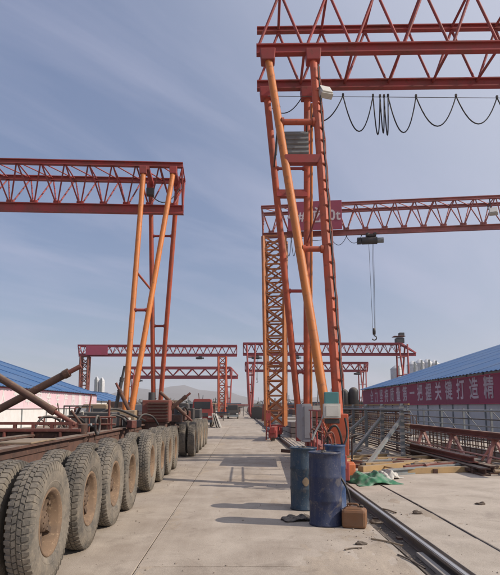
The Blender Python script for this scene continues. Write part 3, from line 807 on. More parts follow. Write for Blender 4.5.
# ---- crane L: near left-hand gantry
LY = 22.0
Lc = empty('gantry_crane', (-3.95, LY, 0), rad(2.4)); A_cur = Lc
ll = tolocal(Lc)
def PL(px, py, Y): return ll(atY(px, py, Y))
lft, lff = PL(143.5, 171.5, 21.2), PL(123.7, 424.7, 19.0)
rft, rff = PL(173.3, 171.5, 21.2), PL(129.0, 424.7, 19.0)
lbt, lbf = PL(150.7, 187.5, 22.8), PL(153.7, 420, 25.0)
rbt, rbf = PL(177.2, 187.5, 22.8), PL(159.0, 420, 25.0)
vlegs(Lc, [(lft, lff, 'orange'), (rft, rff, 'orange'), (lbt, lbf, 'redorange'), (rbt, rbf, 'redorange')], 0.20)
strut((lbf, lbt), (rbf, rbt), 236, 0.10, 'red'); strut((lbf, lbt), (rbf, rbt), 326, 0.10, 'red'); strut((lff, lft), (rff, rft), 310, 0.11, 'red')
piece(Lc, 'side_brace', onleg(lff, lft, 271), onleg(lbf, lbt, 291), 0.09, 'redorange')
for e in (lft, rft, lbt, rbt):
    m = MB(); m.box(e + Vector((0, 0, 0.02)), (0.27, 0.30, 0.30), None, 1.15); m.build('leg_head_plate', 'red', Lc, 0.02)
xe = ll(atY(183.5, 210, 22.0)).x
tri_girder(Lc, xe - 26.0, xe, 9.48, 11.06, 0.8, 0.93, 'red', 0.062, 0.36, 0.20)
# cross bolsters where the legs meet the upper chords
for px in (150, 176):
    x_ = ll(atY(px, 178, 22.0)).x
    piece(Lc, 'bolster', (x_, -0.95, 10.88), (x_, 0.95, 10.88), 0.16, 'red', 'box')
carriage(Lc, 0.0, -3.0, 3.0, 'red')
for xs in (-23.2, -22.0):
    for sy in (-1, 1): piece(Lc, 'leg', (-22.6 + (xs + 22.6) * 0.2, sy * 3.0, 0.6), (xs, sy * 0.8, 10.9), 0.20, 'orange', 'tube20')
carriage(Lc, -22.6, -3.0, 3.0, 'red')
m = MB(); m.box((ll(atY(150, 196, 21.5)).x, -0.45, 10.05), (0.3, 0.25, 0.3)); m.build('cable_box', 'darksteel', Lc, 0.02)
m = MB(); m.path(sag((ll(atY(150, 196, 21.5)).x, -0.45, 10.0), (xe - 0.2, 0.4, 10.6), 0.5, 10), 0.02, 6); m.build('loose_cable', 'black', Lc)
tag(Lc, 'left gantry crane with red lattice girder and tall orange legs behind the trailer wheels', 'crane', 'gantry cranes')

# ---- crane B: 10 t gantry with lattice column
BY = 27.0
B = empty('gantry_crane', (1.57, BY, 0), rad(-8.0)); A_cur = B
lb_ = tolocal(B)
xb0 = lb_(atY(262, 220, BY)).x
tri_girder(B, xb0, xb0 + 24, 9.98, 11.28, 0.5, 0.92, 'fadedrose', 0.06, 0.26, 0.15)
lattice_leg(B, 0.0, 0.0, 9.80, 0.62, 1.04, 0.84, 'orangebrown', 13, 0.075)
lattice_leg(B, 22.0, 0.0, 9.80, 0.62, 1.04, 0.84, 'orangebrown', 13, 0.075)
carriage(B, 0.0, -1.6, 1.6, 'red'); carriage(B, 22.0, -1.6, 1.6, 'red')
m = MB(); m.box((0, 0, 0.62), (0.9, 0.9, 0.10)); m.build('base_plate', 'red', B, 0.01)
def onB(px, y_):  # local x on plane y=y_ of crane B
    d = ray(px, 220); Mi = (Matrix.Translation(B.location) @ B.rotation_euler.to_matrix().to_4x4()).inverted()
    o_ = Mi @ CPOS; v = Mi.to_3x3() @ d; t = (y_ - o_.y) / v.y; return (o_ + v * t).x
sx0, sx1 = onB(288, -0.62), onB(342, -0.62)
m = MB(); m.box(((sx0 + sx1) / 2, -0.62, 10.70), (sx1 - sx0, 0.05, 1.46)); sb = m.build('sign_board', 'maroon', B, 0.01)
piece(B, 'sign_bracket', (sx0 + 0.3, -0.60, 11.2), (sx0 + 0.3, -0.40, 11.25), 0.06, 'rustred'); piece(B, 'sign_bracket', (sx1 - 0.3, -0.60, 11.2), (sx1 - 0.3, -0.40, 11.25), 0.06, 'rustred')
RT = Matrix(((1, 0, 0), (0, 0, -1), (0, 1, 0))).to_4x4()
for chx, px, sz in (('4', 290.3, 0.66), ('#', 301.3, 0.64), ('龙', 313.5, 0.86), ('1', 325, 0.70), ('0', 332, 0.72), ('t', 338.2, 0.72)):
    text_mesh('sign_character', chx, sz, 'signwhite', B, Matrix.Translation((onB(px, -0.62), -0.652, 10.66)) @ RT, 0.004, 0.9, 0.014)
festoon(B, [Vector((onB(x, -0.15), -0.15, 9.74)) for x in (286, 291, 296, 301, 330, 346, 361)], [0.9, 0.9, 0.9, 0.15, 0.42, 0.35], 0.014)
floodlight(B, (onB(494, -0.55), -0.55, 10.55), -0.3, 1.1)
piece(B, 'lamp_post', (onB(491, -0.5), -0.5, 10.6), (onB(491, -0.5), -0.5, 11.25), 0.05, 'darksteel')
tag(B, 'gantry crane with latticed orange column and maroon 10t sign board', 'crane', 'gantry cranes')

def hoist(T, xloc, zbeam, drop, sc, label, y=0.0):
    Mw = Matrix.Translation(T.location) @ T.rotation_euler.to_matrix().to_4x4()
    w = Mw @ Vector((xloc, y, zbeam))
    H = empty('electric_hoist', w, T.rotation_euler.z)
    m = MB(); m.box((0, 0, 0.06 * sc), (0.5 * sc, 0.34 * sc, 0.10 * sc)); m.build('trolley', 'darksteel', H, 0.01)
    for dx_ in (-0.18, 0.18):
        for dy_ in (-0.14, 0.14):
            m = MB(); m.lathe([(0, -0.03), (0.09 * sc, -0.03), (0.09 * sc, 0.03), (0, 0.03)], 14, 'Z', (0, 0, 0)); o = m.build('trolley_wheel', 'darksteel', H); o.rotation_euler = (math.pi / 2, 0, 0); o.location = (dx_ * sc, dy_ * sc, 0.10 * sc)
    m = MB(); m.tube((-0.48 * sc, 0, -0.20 * sc), (0.30 * sc, 0, -0.20 * sc), 0.19 * sc, None, 18); m.build('drum', 'darksteel', H)
    m = MB(); m.tube((0.30 * sc, 0, -0.20 * sc), (0.62 * sc, 0, -0.20 * sc), 0.14 * sc, None, 14); m.build('motor', 'greysteel', H)
    m = MB(); m.box((-0.60 * sc, 0, -0.20 * sc), (0.22 * sc, 0.30 * sc, 0.30 * sc)); m.build('gear_box', 'darksteel', H, 0.02)
    for dx_ in (-0.12, 0.12): piece(H, 'suspension_plate', (dx_ * sc, 0, 0.06 * sc), (dx_ * sc, 0, -0.2 * sc), 0.06 * sc, 'darksteel', 'box')
    if drop:
        for dx_ in (-0.12, 0.06, 0.12): piece(H, 'rope', (dx_ * sc, 0.05, -0.30 * sc), (dx_ * 0.5 * sc, 0, -drop), 0.018 * sc, 'darksteel', 'tube8')
        m = MB(); m.lathe([(0, -0.06), (0.17 * sc, -0.06), (0.17 * sc, 0.06), (0, 0.06)], 16, 'X', (0, 0, -drop - 0.06 * sc)); hb = m.build('hook_block', 'darksteel', H)
        pts = [(0, 0, -drop - 0.15 * sc), (0, 0, -drop - 0.28 * sc)] + [(0.11 * sc * math.sin(a) , 0, -drop - 0.39 * sc + 0.11 * sc * math.cos(a)) for a in [0.2, 0.9, 1.6, 2.3, 3.0, 3.7, 4.3]]
        m = MB(); m.path(pts, 0.03 * sc, 8); m.build('hook', 'darksteel', H)
    return tag(H, label, 'hoist', 'hoists under the girders')
def zrow(T, xloc, py, y=0.0):
    Mw = Matrix.Translation(T.location) @ T.rotation_euler.to_matrix().to_4x4(); w = Mw @ Vector((xloc, y, 0))
    dep = w.y
    a = math.atan((325 - py) / F) + PITCH
    return CAMZ + math.tan(a) * dep
xh = onB(370.5, 0)
hoist(B, xh, 9.72, 9.72 - zrow(B, xh, 330), 0.95, 'dark hoist with long ropes and hook under the 10t crane girder')

# ---- far cranes
def far_crane(px0, px1, Y, zb, zt, bay, mat, legs, label, rz=0.0, half=0.6, rw=0.10, hb=0.42, ht=0.24, sign=None, slope_end=0):
    p0, p1 = atY(px0, 380, Y), atY(px1, 380, Y)
    T = empty('gantry_crane', (p0.x, Y, 0), rz)
    Ls = p1.x - p0.x
    tri_girder(T, 0, Ls - slope_end, zb + hb / 2, zt - ht / 2, half, bay, mat, rw, hb, ht, False, None, True)
    if slope_end:
        ibeam(T, 'lower_chord', Ls - slope_end + 0.01, Ls, 0, zb + hb / 2, hb * 0.62, hb, mat)
        for sy in (-1, 1): piece(T, 'end_slope', (Ls - slope_end, sy * half, zt - 0.1), (Ls, 0, zb + hb), 0.2, mat, 'box')
    for kind, px, lm in legs:
        x = atY(px, 400, Y).x - p0.x
        if kind == 'lat':
            lattice_leg(T, x, 0, zb - 0.02, 0.5, 1.05, 0.9, lm, 8, 0.11)
            carriage(T, x, -1.6, 1.6, 'red')
        else:
            for sx in (-1, 1):
                for sy in (-1, 1): piece(T, 'leg', (x + sx * 0.12, sy * 2.6, 0.5), (x + sx * 0.62, sy * half, zt - ht), 0.24, lm, 'tube12')
            for t in (0.3, 0.55, 0.8):
                for sy in (-1, 1):
                    z = 0.5 + (zt - 0.5) * t; yy = sy * (2.6 + (half - 2.6) * t); w = 0.12 + 0.5 * t
                    piece(T, 'leg_strut', (x - w, yy, z), (x + w, yy, z), 0.14, lm)
            carriage(T, x, -2.6, 2.6, lm)
    if sign:
        a, c = atY(sign[0], 380, Y).x - p0.x, atY(sign[1], 380, Y).x - p0.x
        m = MB(); m.box(((a + c) / 2, -half - 0.15, (zb + zt) / 2), (c - a, 0.06, (zt - zb) * 0.8)); m.build('sign_board', 'maroon', T, 0.01)
    tag(T, label, 'crane', 'gantry cranes')
    return T
CC = far_crane(77.5, 237, 78, 8.45, 10.05, 1.05, 'rose', [('lat', 83.5, 'rustred'), ('lat', 222, 'redorange')], 'distant left gantry crane with lattice columns rising behind the pink bannered shed', sign=(86, 108))
CD = far_crane(128, 238, 120, 7.4, 10.0, 2.8, 'rose', [('v', 131.5, 'red'), ('v', 229, 'red')], 'farthest left gantry crane with heavy girder and sloped right end', half=0.8, rw=0.26, hb=0.75, ht=0.5, slope_end=1.6)
CE = far_crane(243, 417, 80, 8.75, 10.6, 1.2, 'rose', [('v', 251, 'red'), ('v', 404, 'red')], 'distant right gantry crane with rose girder ending above the silos', slope_end=2.2)
CF = far_crane(245, 368, 112, 8.4, 10.4, 1.7, 'rose', [('v', 249.5, 'red'), ('v', 363, 'red')], 'farthest right gantry crane, small girder below the rose one', half=0.7, rw=0.16, hb=0.5, ht=0.36)
# machinery house on the right end of crane E
x_ = atY(401, 380, 80).x - CE.location.x
m = MB(); m.box((x_, 0, 10.95), (1.1, 1.2, 0.75)); m.build('machine_house', 'darksteel', CE, 0.03)
m = MB(); m.box((x_ - 0.1, 0, 11.55), (1.6, 1.5, 0.10)); m.build('machine_house_roof', 'rustred', CE, 0.03)
m = MB(); m.box((x_ + 0.3, 0, 11.85), (0.7, 0.8, 0.5)); m.build('winch_cover', 'darksteel', CE, 0.03)
def fx(T, px, Y): return atY(px, 370, Y).x - T.location.x
hoist(CC, fx(CC, 200, 78), 8.40, 0.0, 0.85, 'small dark hoist under the lattice columned left far crane')
hoist(CD, fx(CD, 139, 120), 7.3, 0.0, 1.3, 'hoist under the left end of the heavy far crane girder')
hoist(CE, fx(CE, 297, 80), 8.70, 0.0, 1.0, 'dark hoist under the rose crane between the orange legs')
hoist(CE, fx(CE, 257, 80), 8.70, 3.2, 1.1, 'hoist with hook beside the left leg of the rose crane')
hoist(CF, fx(CF, 358, 112), 8.3, 0.0, 1.2, 'hoist under the right end of the farthest right crane')

# ------------------------------------------------------------------ tyres
def tyre_mesh(R=0.52, Wd=0.215, ri=0.275, lugs=54):
    b = MB(); hw = Wd / 2; Rb = R - 0.011
    prof = [(ri, -hw * 0.70), (ri + 0.02, -hw * 0.86), (ri + 0.06, -hw * 0.97), (ri + 0.12, -hw * 1.03), (Rb - 0.07, -hw * 1.01), (Rb - 0.03, -hw * 0.93), (Rb - 0.006, -hw * 0.82), (Rb, -hw * 0.6), (Rb + 0.003, 0)]
    prof = prof + [(r, -z) for r, z in reversed(prof[:-1])]
    b.lathe(prof, 64, 'X')
    def cell(a0, a1, pts_lo, pts_hi):
        vs = []
        for pts, sh in ((pts_lo, 0.0), (pts_hi, 0.12)):
            for (r, x, t) in pts:
                a = a0 + (a1 - a0) * t; vs.append((x, r * math.cos(a), r * math.sin(a)))
        b.add(vs, [(0, 1, 2, 3), (7, 6, 5, 4), (0, 4, 5, 1), (1, 5, 6, 2), (2, 6, 7, 3), (3, 7, 4, 0)])
    da = 2 * math.pi / lugs
    for i in range(lugs):
        a0 = i * da
        for s in (-1, 1):
            ao = a0 + (0.0 if s > 0 else da * 0.5)
            x_in, x_out = s * hw * 0.42, s * hw * 0.90
            # shoulder lug: tread face and a skirt on the shoulder
            cell(ao, ao + da, [(Rb - 0.008, x_in, 0.10), (Rb - 0.03, x_out, 0.18), (Rb - 0.03, x_out, 0.80), (Rb - 0.008, x_in, 0.90)],
                 [(R, x_in, 0.14), (R - 0.012, x_out, 0.24), (R - 0.012, x_out, 0.74), (R, x_in, 0.86)])
            cell(ao, ao + da, [(Rb - 0.10, s * hw * 0.985, 0.30), (Rb - 0.10, s * hw * 0.985, 0.68), (Rb - 0.02, s * hw * 0.84, 0.76), (Rb - 0.02, s * hw * 0.84, 0.22)],
                 [(Rb - 0.075, s * hw * 1.055, 0.32), (Rb - 0.075, s * hw * 1.055, 0.66), (R - 0.013, s * hw * 0.915, 0.73), (R - 0.013, s * hw * 0.915, 0.25)])
            xi0, xi1 = s * hw * 0.05, s * hw * 0.34
            cell(ao, ao + da, [(Rb - 0.008, xi0, 0.06), (Rb - 0.008, xi1, 0.30), (Rb - 0.008, xi1, 1.16), (Rb - 0.008, xi0, 0.94)],
                 [(R + 0.002, xi0, 0.10), (R + 0.002, xi1, 0.34), (R + 0.002, xi1, 1.12), (R + 0.002, xi0, 0.90)])
    # sidewall ring bead lines
    for s in (-1, 1):
        b.lathe([(ri + 0.055, s * hw * 0.95), (ri + 0.06, s * hw * 1.0), (ri + 0.068, s * hw * 1.0), (ri + 0.075, s * hw * 0.96)], 64, 'X')
    return b.mesh('tyre', 'tyre')
def rim_mesh(s, ri=0.275, Wd=0.215):
    """s=+1: dished towards +X"""
    b = MB(); hw = Wd / 2
    prof = [(ri + 0.004, hw * 0.70), (ri + 0.012, hw * 0.80), (ri + 0.006, hw * 0.88), (ri - 0.010, hw * 0.86), (ri - 0.022, hw * 0.70), (ri - 0.034, hw * 0.62), (ri - 0.038, hw * 0.1), (ri - 0.044, hw * 0.06), (ri - 0.046, -hw * 0.5), (ri - 0.05, -hw * 0.8)]
    b.lathe([(r, z * s) for r, z in prof], 40, 'X')
    b.lathe([(ri + 0.004, s * hw * 0.70), (ri + 0.002, -s * hw * 0.9), (ri - 0.03, -s * hw * 0.9), (ri - 0.05, -s * hw * 0.8)], 40, 'X')
    return b.mesh('rim', 'rim')
def hub_mesh(s, ri=0.275, Wd=0.215):
    b = MB(); hw = Wd / 2
    # five-armed spider, brake drum behind it and a hub cap
    b.lathe([(ri - 0.052, -s * hw * 0.75), (0.17, -s * hw * 0.9), (0.12, -s * hw * 0.9), (0.0, -s * hw * 0.9)], 32, 'X')
    for i in range(5):
        a = i * 2 * math.pi / 5 + 0.3
        c = Vector((0, math.cos(a), math.sin(a)))
        b.bar(c * 0.06 + Vector((-s * hw * 0.30, 0, 0)), c * (ri - 0.05) + Vector((-s * hw * 0.15, 0, 0)), 0.085, 0.05)
        b.tube(c * (ri - 0.075) + Vector((-s * hw * 0.1, 0, 0)), c * (ri - 0.075) + Vector((s * hw * 0.22, 0, 0)), 0.020, None, 6)
    b.lathe([(0.105, -s * hw * 0.5), (0.10, s * hw * 0.05), (0.088, s * hw * 0.14), (0.082, s * hw * 0.36), (0.066, s * hw * 0.46), (0.0, s * hw * 0.48)], 28, 'X')
    for i in range(8):
        a = i * math.pi / 4; c = Vector((s * hw * 0.30, 0.062 * math.cos(a), 0.062 * math.sin(a)))
        b.tube(c, c + Vector((s * hw * 0.22, 0, 0)), 0.009, None, 6)
    return b.mesh('hub', 'hub')
TY = tyre_mesh(); RMP = rim_mesh(1); RMN = rim_mesh(-1); HBP = hub_mesh(1); HBN = hub_mesh(-1)
def wheel(parent, x, y, s, R=0.52):
    a = random.uniform(0, 6.28)
    w = linkmesh('wheel', TY, parent, Matrix.Translation((x, y, R)) @ Matrix.Rotation(a, 4, 'X') @ Matrix.Rotation(random.uniform(-0.02, 0.02), 4, 'Z'))
    r = linkmesh('rim', RMP if s > 0 else RMN, w, Matrix())
    linkmesh('hub', HBP if s > 0 else HBN, w, Matrix())
    return w
def trailer(name, xface, axles, half, label, R=0.52):
    ym = (axles[0] + axles[-1]) / 2; xc = xface - half
    T = empty(name, (xc, ym, 0))
    for y in axles:
        yl = y - ym
        for s in (1, -1):
            wheel(T, s * (half - 0.115), yl, s, R); wheel(T, s * (half - 0.115 - 0.285), yl, -s, R)
        piece(T, 'axle', (-half + 0.2, yl, R), (half - 0.2, yl, R), 0.13, 'darksteel', 'tube12')
        m = MB(); m.box((0, yl, R + 0.20), (2 * half - 1.0, 0.16, 0.16)); m.build('axle_beam', 'rust', T, 0.01)
        for s in (-1, 1):
            m = MB(); m.box((s * (half - 0.62), yl, R + 0.12), (0.10, 0.62, 0.10)); m.build('leaf_spring', 'darksteel', T, 0.01)
    return T, xc, ym
ax1 = [5.05, 6.3, 7.5, 8.62, 10.5, 11.8, 13.0, 14.1]
T1, xc1, ym1 = trailer('beam_trailer', -1.63, ax1, 1.40, '')
def l1(X, Y, Z): return Vector((X - xc1, Y - ym1, Z))
for dx_ in (-0.42, 0.42):
    m = MB(); m.prism([(dx_ + a, 0.93 + c) for a, c in ibeam_prof(0.18, 0.26, 0.03, 0.03)], ax1[0] - ym1 - 0.7, ax1[-1] - ym1 + 0.9); m.build('frame_beam', 'rust', T1)
# transverse bolster with flange between the wheel groups
m = MB(); m.box(l1(-4.0, 9.47, 0.93), (2.7, 0.34, 0.34)); m.build('bolster_beam', 'rust', T1, 0.015)
m = MB(); m.box(l1(-4.0, 9.47, 1.125), (2.75, 0.46, 0.05)); m.build('bolster_flange', 'rustred', T1, 0.008)
m = MB(); m.box(l1(-4.0, 9.47, 0.74), (2.75, 0.46, 0.05)); m.build('bolster_flange', 'rustred', T1, 0.008)
for i in range(6):
    blk(T1, 'stiffener', l1(-5.2 + 0.45 * i, 9.27, 0.93), (0.03, 0.10, 0.33), 'rustred')
piece(T1, 'deck_rail', l1(-5.3, 9.28, 1.235), l1(-2.75, 9.28, 1.235), 0.045, 'rustred', 'box')
for i in range(9): piece(T1, 'deck_rail_post', l1(-5.2 + 0.30 * i, 9.28, 1.14), l1(-5.2 + 0.30 * i, 9.28, 1.22), 0.05, 'rustred', 'box')
m = MB(); m.tube(l1(-2.62, 9.35, 0.75), l1(-2.62, 9.35, 1.22), 0.075, None, 16); m.build('pivot_pin', 'rust', T1)
m = MB(); m.path([l1(-2.42, 9.5 + 0.15 * math.cos(a), 1.20 + 0.15 * math.sin(a)) for a in [i * math.pi / 10 for i in range(21)]], 0.02, 8); m.build('hand_wheel', 'darksteel', T1)
# fender step plates and side rails over the wheels
m = MB(); m.box(l1(-2.72, 7.25, 1.075), (0.42, 0.9, 0.02)); m.build('step_plate', 'tan', T1, 0.004)
m = MB(); m.box(l1(-2.6, 6.7, 0.98), (0.05, 3.6, 0.10)); m.build('side_rail', 'rust', T1, 0.008)
m = MB(); m.box(l1(-2.6, 12.2, 0.98), (0.05, 4.4, 0.10)); m.build('side_rail', 'rust', T1, 0.008)
for yy in (5.6, 6.75, 7.95, 11.0, 12.3, 13.5): blk(T1, 'rail_bracket', l1(-2.75, yy, 0.95), (0.30, 0.07, 0.06), 'rust')
m = MB(); m.box(l1(-3.3, 6.1, 1.0), (0.8, 0.5, 0.12)); m.build('tool_tray', 'darksteel', T1, 0.01)
# crossed telescopic braces
def brace(T, a, b_, r, split, mat='rust'):
    a, b_ = Vector(a), Vector(b_); c = a.lerp(b_, split)
    m = MB(); m.tube(a, c, r, None, 16); m.build('brace_tube', mat, T)
    m = MB(); m.tube(c - (b_ - a).normalized() * 0.02, b_, r * 0.62, None, 14); m.build('brace_screw', mat if mat == 'darksteel' else 'rustred', T)
    m = MB(); m.tube(c - (b_ - a).normalized() * 0.10, c, r * 1.18, None, 16); m.build('brace_collar', mat, T)
brace(T1, l1(*atY(-40, 353, 9.45)), l1(*atY(76, 425, 9.45)), 0.062, 0.82)
brace(T1, l1(*atY(-40, 430, 9.70)), l1(*atY(81, 366, 9.70)), 0.066, 0.90)
# rear bolster, leaning posts and winch box
m = MB(); m.box(l1(-3.1, 14.9, 1.02), (2.2, 0.4, 0.24)); m.build('bolster_beam', 'rust', T1, 0.015)
brace(T1, l1(*atY(112.5, 424, 14.8)), l1(*atY(124.6, 366, 14.8)), 0.05, 0.8, 'darksteel')
brace(T1, l1(*atY(137, 427, 14.7)), l1(*atY(116, 383, 14.7)), 0.05, 0.85, 'rust')
brace(T1, l1(*atY(160, 392, 15.2)), l1(*atY(192, 421, 15.2)), 0.045, 0.8, 'rust')
brace(T1, l1(*atY(163, 415, 15.1)), l1(*atY(190.5, 393, 15.1)), 0.05, 0.85, 'rust')
cb = l1(-2.25, 14.9, 1.40)
m = MB(); m.box(cb, (0.70, 0.55, 0.56)); wb2 = m.build('winch_housing', 'rustred', T1, 0.02)
for i in range(6): blk(T1, 'louvre', cb + Vector((0.06, -0.30, -0.20 + 0.08 * i)), (0.52, 0.05, 0.035), 'rust')
m = MB(); m.tube(cb + Vector((-0.15, 0, 0.27)), cb + Vector((-0.15, 0, 0.48)), 0.09, None, 14); m.build('filter_can', 'darksteel', T1)
m = MB(); m.box(l1(-3.1, 14.6, 1.28), (0.75, 0.5, 0.28)); m.build('battery_box', 'tan', T1, 0.02)
m = MB(); m.box(l1(-3.25, 12.6, 1.22), (0.9, 0.7, 0.34)); m.build('engine_block', 'darksteel', T1, 0.03)
m = MB(); m.tube(l1(-3.0, 12.3, 1.2), l1(-3.0, 12.9, 1.2), 0.16, None, 16); m.build('air_tank', 'rustred', T1)
for i in range(7): piece(T1, 'deck_railing_post', l1(-3.9 + 0.22 * i, 11.2, 1.0), l1(-3.9 + 0.22 * i, 11.2, 1.30), 0.03, 'rustred')
for zz in (1.16, 1.30): piece(T1, 'deck_railing', l1(-4.0, 11.2, zz), l1(-2.5, 11.2, zz), 0.035, 'rustred')
m = MB(); m.path([l1(-3.3, 13.0, 1.35), l1(-3.0, 13.4, 1.45), l1(-2.6, 14.0, 1.25), l1(-2.5, 14.5, 1.15)], 0.03, 8); m.build('hose', 'black', T1)
rr = random.Random(44)
for i in range(26):
    c = l1(rr.uniform(-4.0, -2.35), rr.uniform(10.2, 14.4), 1.06)
    k = rr.random(); mt = rr.choice(['rust', 'rust', 'darksteel', 'tan', 'rustred', 'greysteel', 'offwhite'])
    if k < 0.45:
        h = rr.uniform(0.08, 0.30); m = MB(); m.box(c + Vector((0, 0, h / 2)), (rr.uniform(0.08, 0.35), rr.uniform(0.08, 0.4), h), Matrix.Rotation(rr.uniform(-0.6, 0.6), 3, 'Z')); m.build('deck_fitting', mt, T1, 0.012)
    elif k < 0.8:
        piece(T1, 'deck_rod', c, c + Vector((rr.uniform(-0.35, 0.35), rr.uniform(-0.5, 0.5), rr.uniform(0.1, 0.65))), rr.uniform(0.025, 0.06), mt)
    else:
        m = MB(); m.path([c, c + Vector((0.1, 0.2, 0.25)), c + Vector((0.3, 0.4, 0.22)), c + Vector((0.42, 0.6, 0.02))], 0.022, 8); m.build('hose', 'black', T1)
tag(T1, 'near beam trailer with a long row of dusty dual tyres and crossed rusty braces', 'trailer', 'beam trailers')

ax2 = [17.7, 19.0, 20.4, 21.8, 23.2]
T2, xc2, ym2 = trailer('beam_trailer', -1.45, ax2, 1.25, '')
def l2(X, Y, Z): return Vector((X - xc2, Y - ym2, Z))
for dx_ in (-0.42, 0.42):
    m = MB(); m.prism([(dx_ + a, 0.93 + c) for a, c in ibeam_prof(0.18, 0.26, 0.03, 0.03)], ax2[0] - ym2 - 1.2, ax2[-1] - ym2 + 1.0); m.build('frame_beam', 'rust', T2)
m = MB(); m.box(l2(-2.6, 17.2, 1.16), (1.5, 0.5, 0.22)); m.build('bolster_beam', 'rust', T2, 0.02)
m = MB(); m.box(l2(-2.25, 18.4, 1.28), (0.8, 0.9, 0.42)); m.build('power_pack', 'rust', T2, 0.03)
m = MB(); m.tube(l2(-1.95, 17.1, 1.0), l2(-1.95, 17.1, 1.45), 0.12, None, 14); m.build('air_tank', 'darksteel', T2)
m = MB(); m.box(l2(-2.5, 20.4, 1.22), (1.3, 0.9, 0.30)); m.build('deck_box', 'rustred', T2, 0.03)
m = MB(); m.box(l2(-2.3, 22.4, 1.24), (1.3, 1.1, 0.34)); m.build('deck_box', 'darksteel', T2, 0.03)
for dx_ in (-2.0, -2.5, -3.0):
    piece(T2, 'tow_bar', l2(dx_, 16.3, 0.75), l2(dx_ * 0.98, 17.3, 1.0), 0.08, 'rust')
m = MB(); m.path([l2(-1.9, 16.6, 1.35), l2(-1.75, 16.9, 1.5), l2(-1.7, 17.5, 1.35), l2(-1.8, 18.1, 1.2)], 0.03, 8); m.build('hose', 'black', T2)
for i in range(22):
    c = l2(rr.uniform(-3.2, -1.8), rr.uniform(17.0, 23.6), 1.06)
    k = rr.random(); mt = rr.choice(['rust', 'rust', 'darksteel', 'tan', 'rustred', 'red', 'offwhite'])
    if k < 0.5:
        h = rr.uniform(0.15, 0.5); m = MB(); m.box(c + Vector((0, 0, h / 2)), (rr.uniform(0.1, 0.4), rr.uniform(0.1, 0.5), h), Matrix.Rotation(rr.uniform(-0.6, 0.6), 3, 'Z')); m.build('deck_fitting', mt, T2, 0.012)
    else:
        piece(T2, 'deck_rod', c, c + Vector((rr.uniform(-0.5, 0.5), rr.uniform(-0.5, 0.5), rr.uniform(0.2, 0.9))), rr.uniform(0.03, 0.07), mt)
tag(T2, 'second beam trailer farther down the road, its tyres seen end on', 'trailer', 'beam trailers')

# ------------------------------------------------------------------ drums
def drum(X, Y, r, H, mat, label, dent=0.0, lid=True):
    T = empty('drum', (X, Y, 0), random.uniform(0, 6))
    wob = lambda a, z: dent * math.sin(3 * a + z * 5) * math.sin(z * 4)
    m = MB()
    def rib(z): return [(r, z - 0.03), (r + 0.006, z - 0.012), (r + 0.006, z + 0.012), (r, z + 0.03)]
    prof = [(0.0, 0.012), (r - 0.03, 0.012), (r - 0.004, 0.0), (r + 0.008, 0.006), (r + 0.008, 0.026), (r, 0.034)] + rib(H * 0.34) + rib(H * 0.66) + [(r, H * 0.90), (r - 0.003, H - 0.03), (r + 0.009, H - 0.022), (r + 0.009, H), (r - 0.006, H + 0.001), (r - 0.012, H - 0.02)]
    m.lathe(prof, 48, 'Z', (0, 0, 0), True, wob); m.build('shell', mat, T)
    m = MB(); m.lathe([(r - 0.010, H - 0.022), (r * 0.80, H - 0.018), (r * 0.78, H - 0.012), (0.0, H - 0.014)], 40); ld = m.build('lid', 'drumtop', T)
    for x_, rr in ((0.6, 0.034), (-0.55, 0.022)):
        m = MB(); m.lathe([(rr, H - 0.02), (rr, H + 0.006), (rr * 0.8, H + 0.010), (0.0, H + 0.008)], 14, 'Z', (x_ * r, 0.02, 0)); m.build('bung', 'black', ld)
    return tag(T, label, 'barrel', 'blue barrels at the crane foot')
p = gnd(328.5, 528)
D1 = drum(p.x, p.y + 0.21, 0.208, 0.92, 'blue', 'front dark blue barrel, largest of the three at the crane foot', 0.004)
p = gnd(305.5, 511.5)
D2 = drum(p.x, p.y + 0.2, 0.195, 0.90, 'blue2', 'left teal blue barrel with a pale label standing behind the front one', 0.003)
p = gnd(336, 505)
D3 = drum(atY(335.2, 470, 8.7).x, 8.7, 0.155, 0.93, 'blue3', 'lighter blue barrel mostly hidden behind the front barrel', 0.003)
# pale label on D2 (curved patch)
m = MB(); vs = []
ang0 = math.atan2(-D2.location.y, -D2.location.x + 0.1)
for i in range(9):
    a = ang0 + (-0.1 + 0.5 * i / 8) - D2.rotation_euler.z
    for z in (0.40 - 0.05 * math.sin(math.pi * i / 8), 0.43 + 0.05 * math.sin(math.pi * i / 8)): vs.append((0.2055 * math.cos(a), 0.2055 * math.sin(a), z))
m.add(vs, [(2 * i, 2 * i + 2, 2 * i + 3, 2 * i + 1) for i in range(8)]); o = m.build('label_patch', 'tan', D2)

# hose draped from the front drum
a = Vector((D1.location.x + 0.222, D1.location.y - 0.02, 0))
m = MB(); m.path([(a.x - 0.03, a.y, 0.60), (a.x + 0.03, a.y - 0.02, 0.50), (a.x + 0.075, a.y - 0.03, 0.38), (a.x + 0.085, a.y - 0.02, 0.25), (a.x + 0.05, a.y + 0.02, 0.12), (a.x + 0.02, a.y + 0.06, 0.03), (a.x + 0.06, a.y + 0.25, 0.016), (a.x + 0.2, a.y + 0.6, 0.016), (a.x + 0.45, a.y + 1.1, 0.016)], 0.014, 8)
tag(m.build('hose', 'black'), 'black rubber hose hanging down the right side of the front barrel', 'hose')

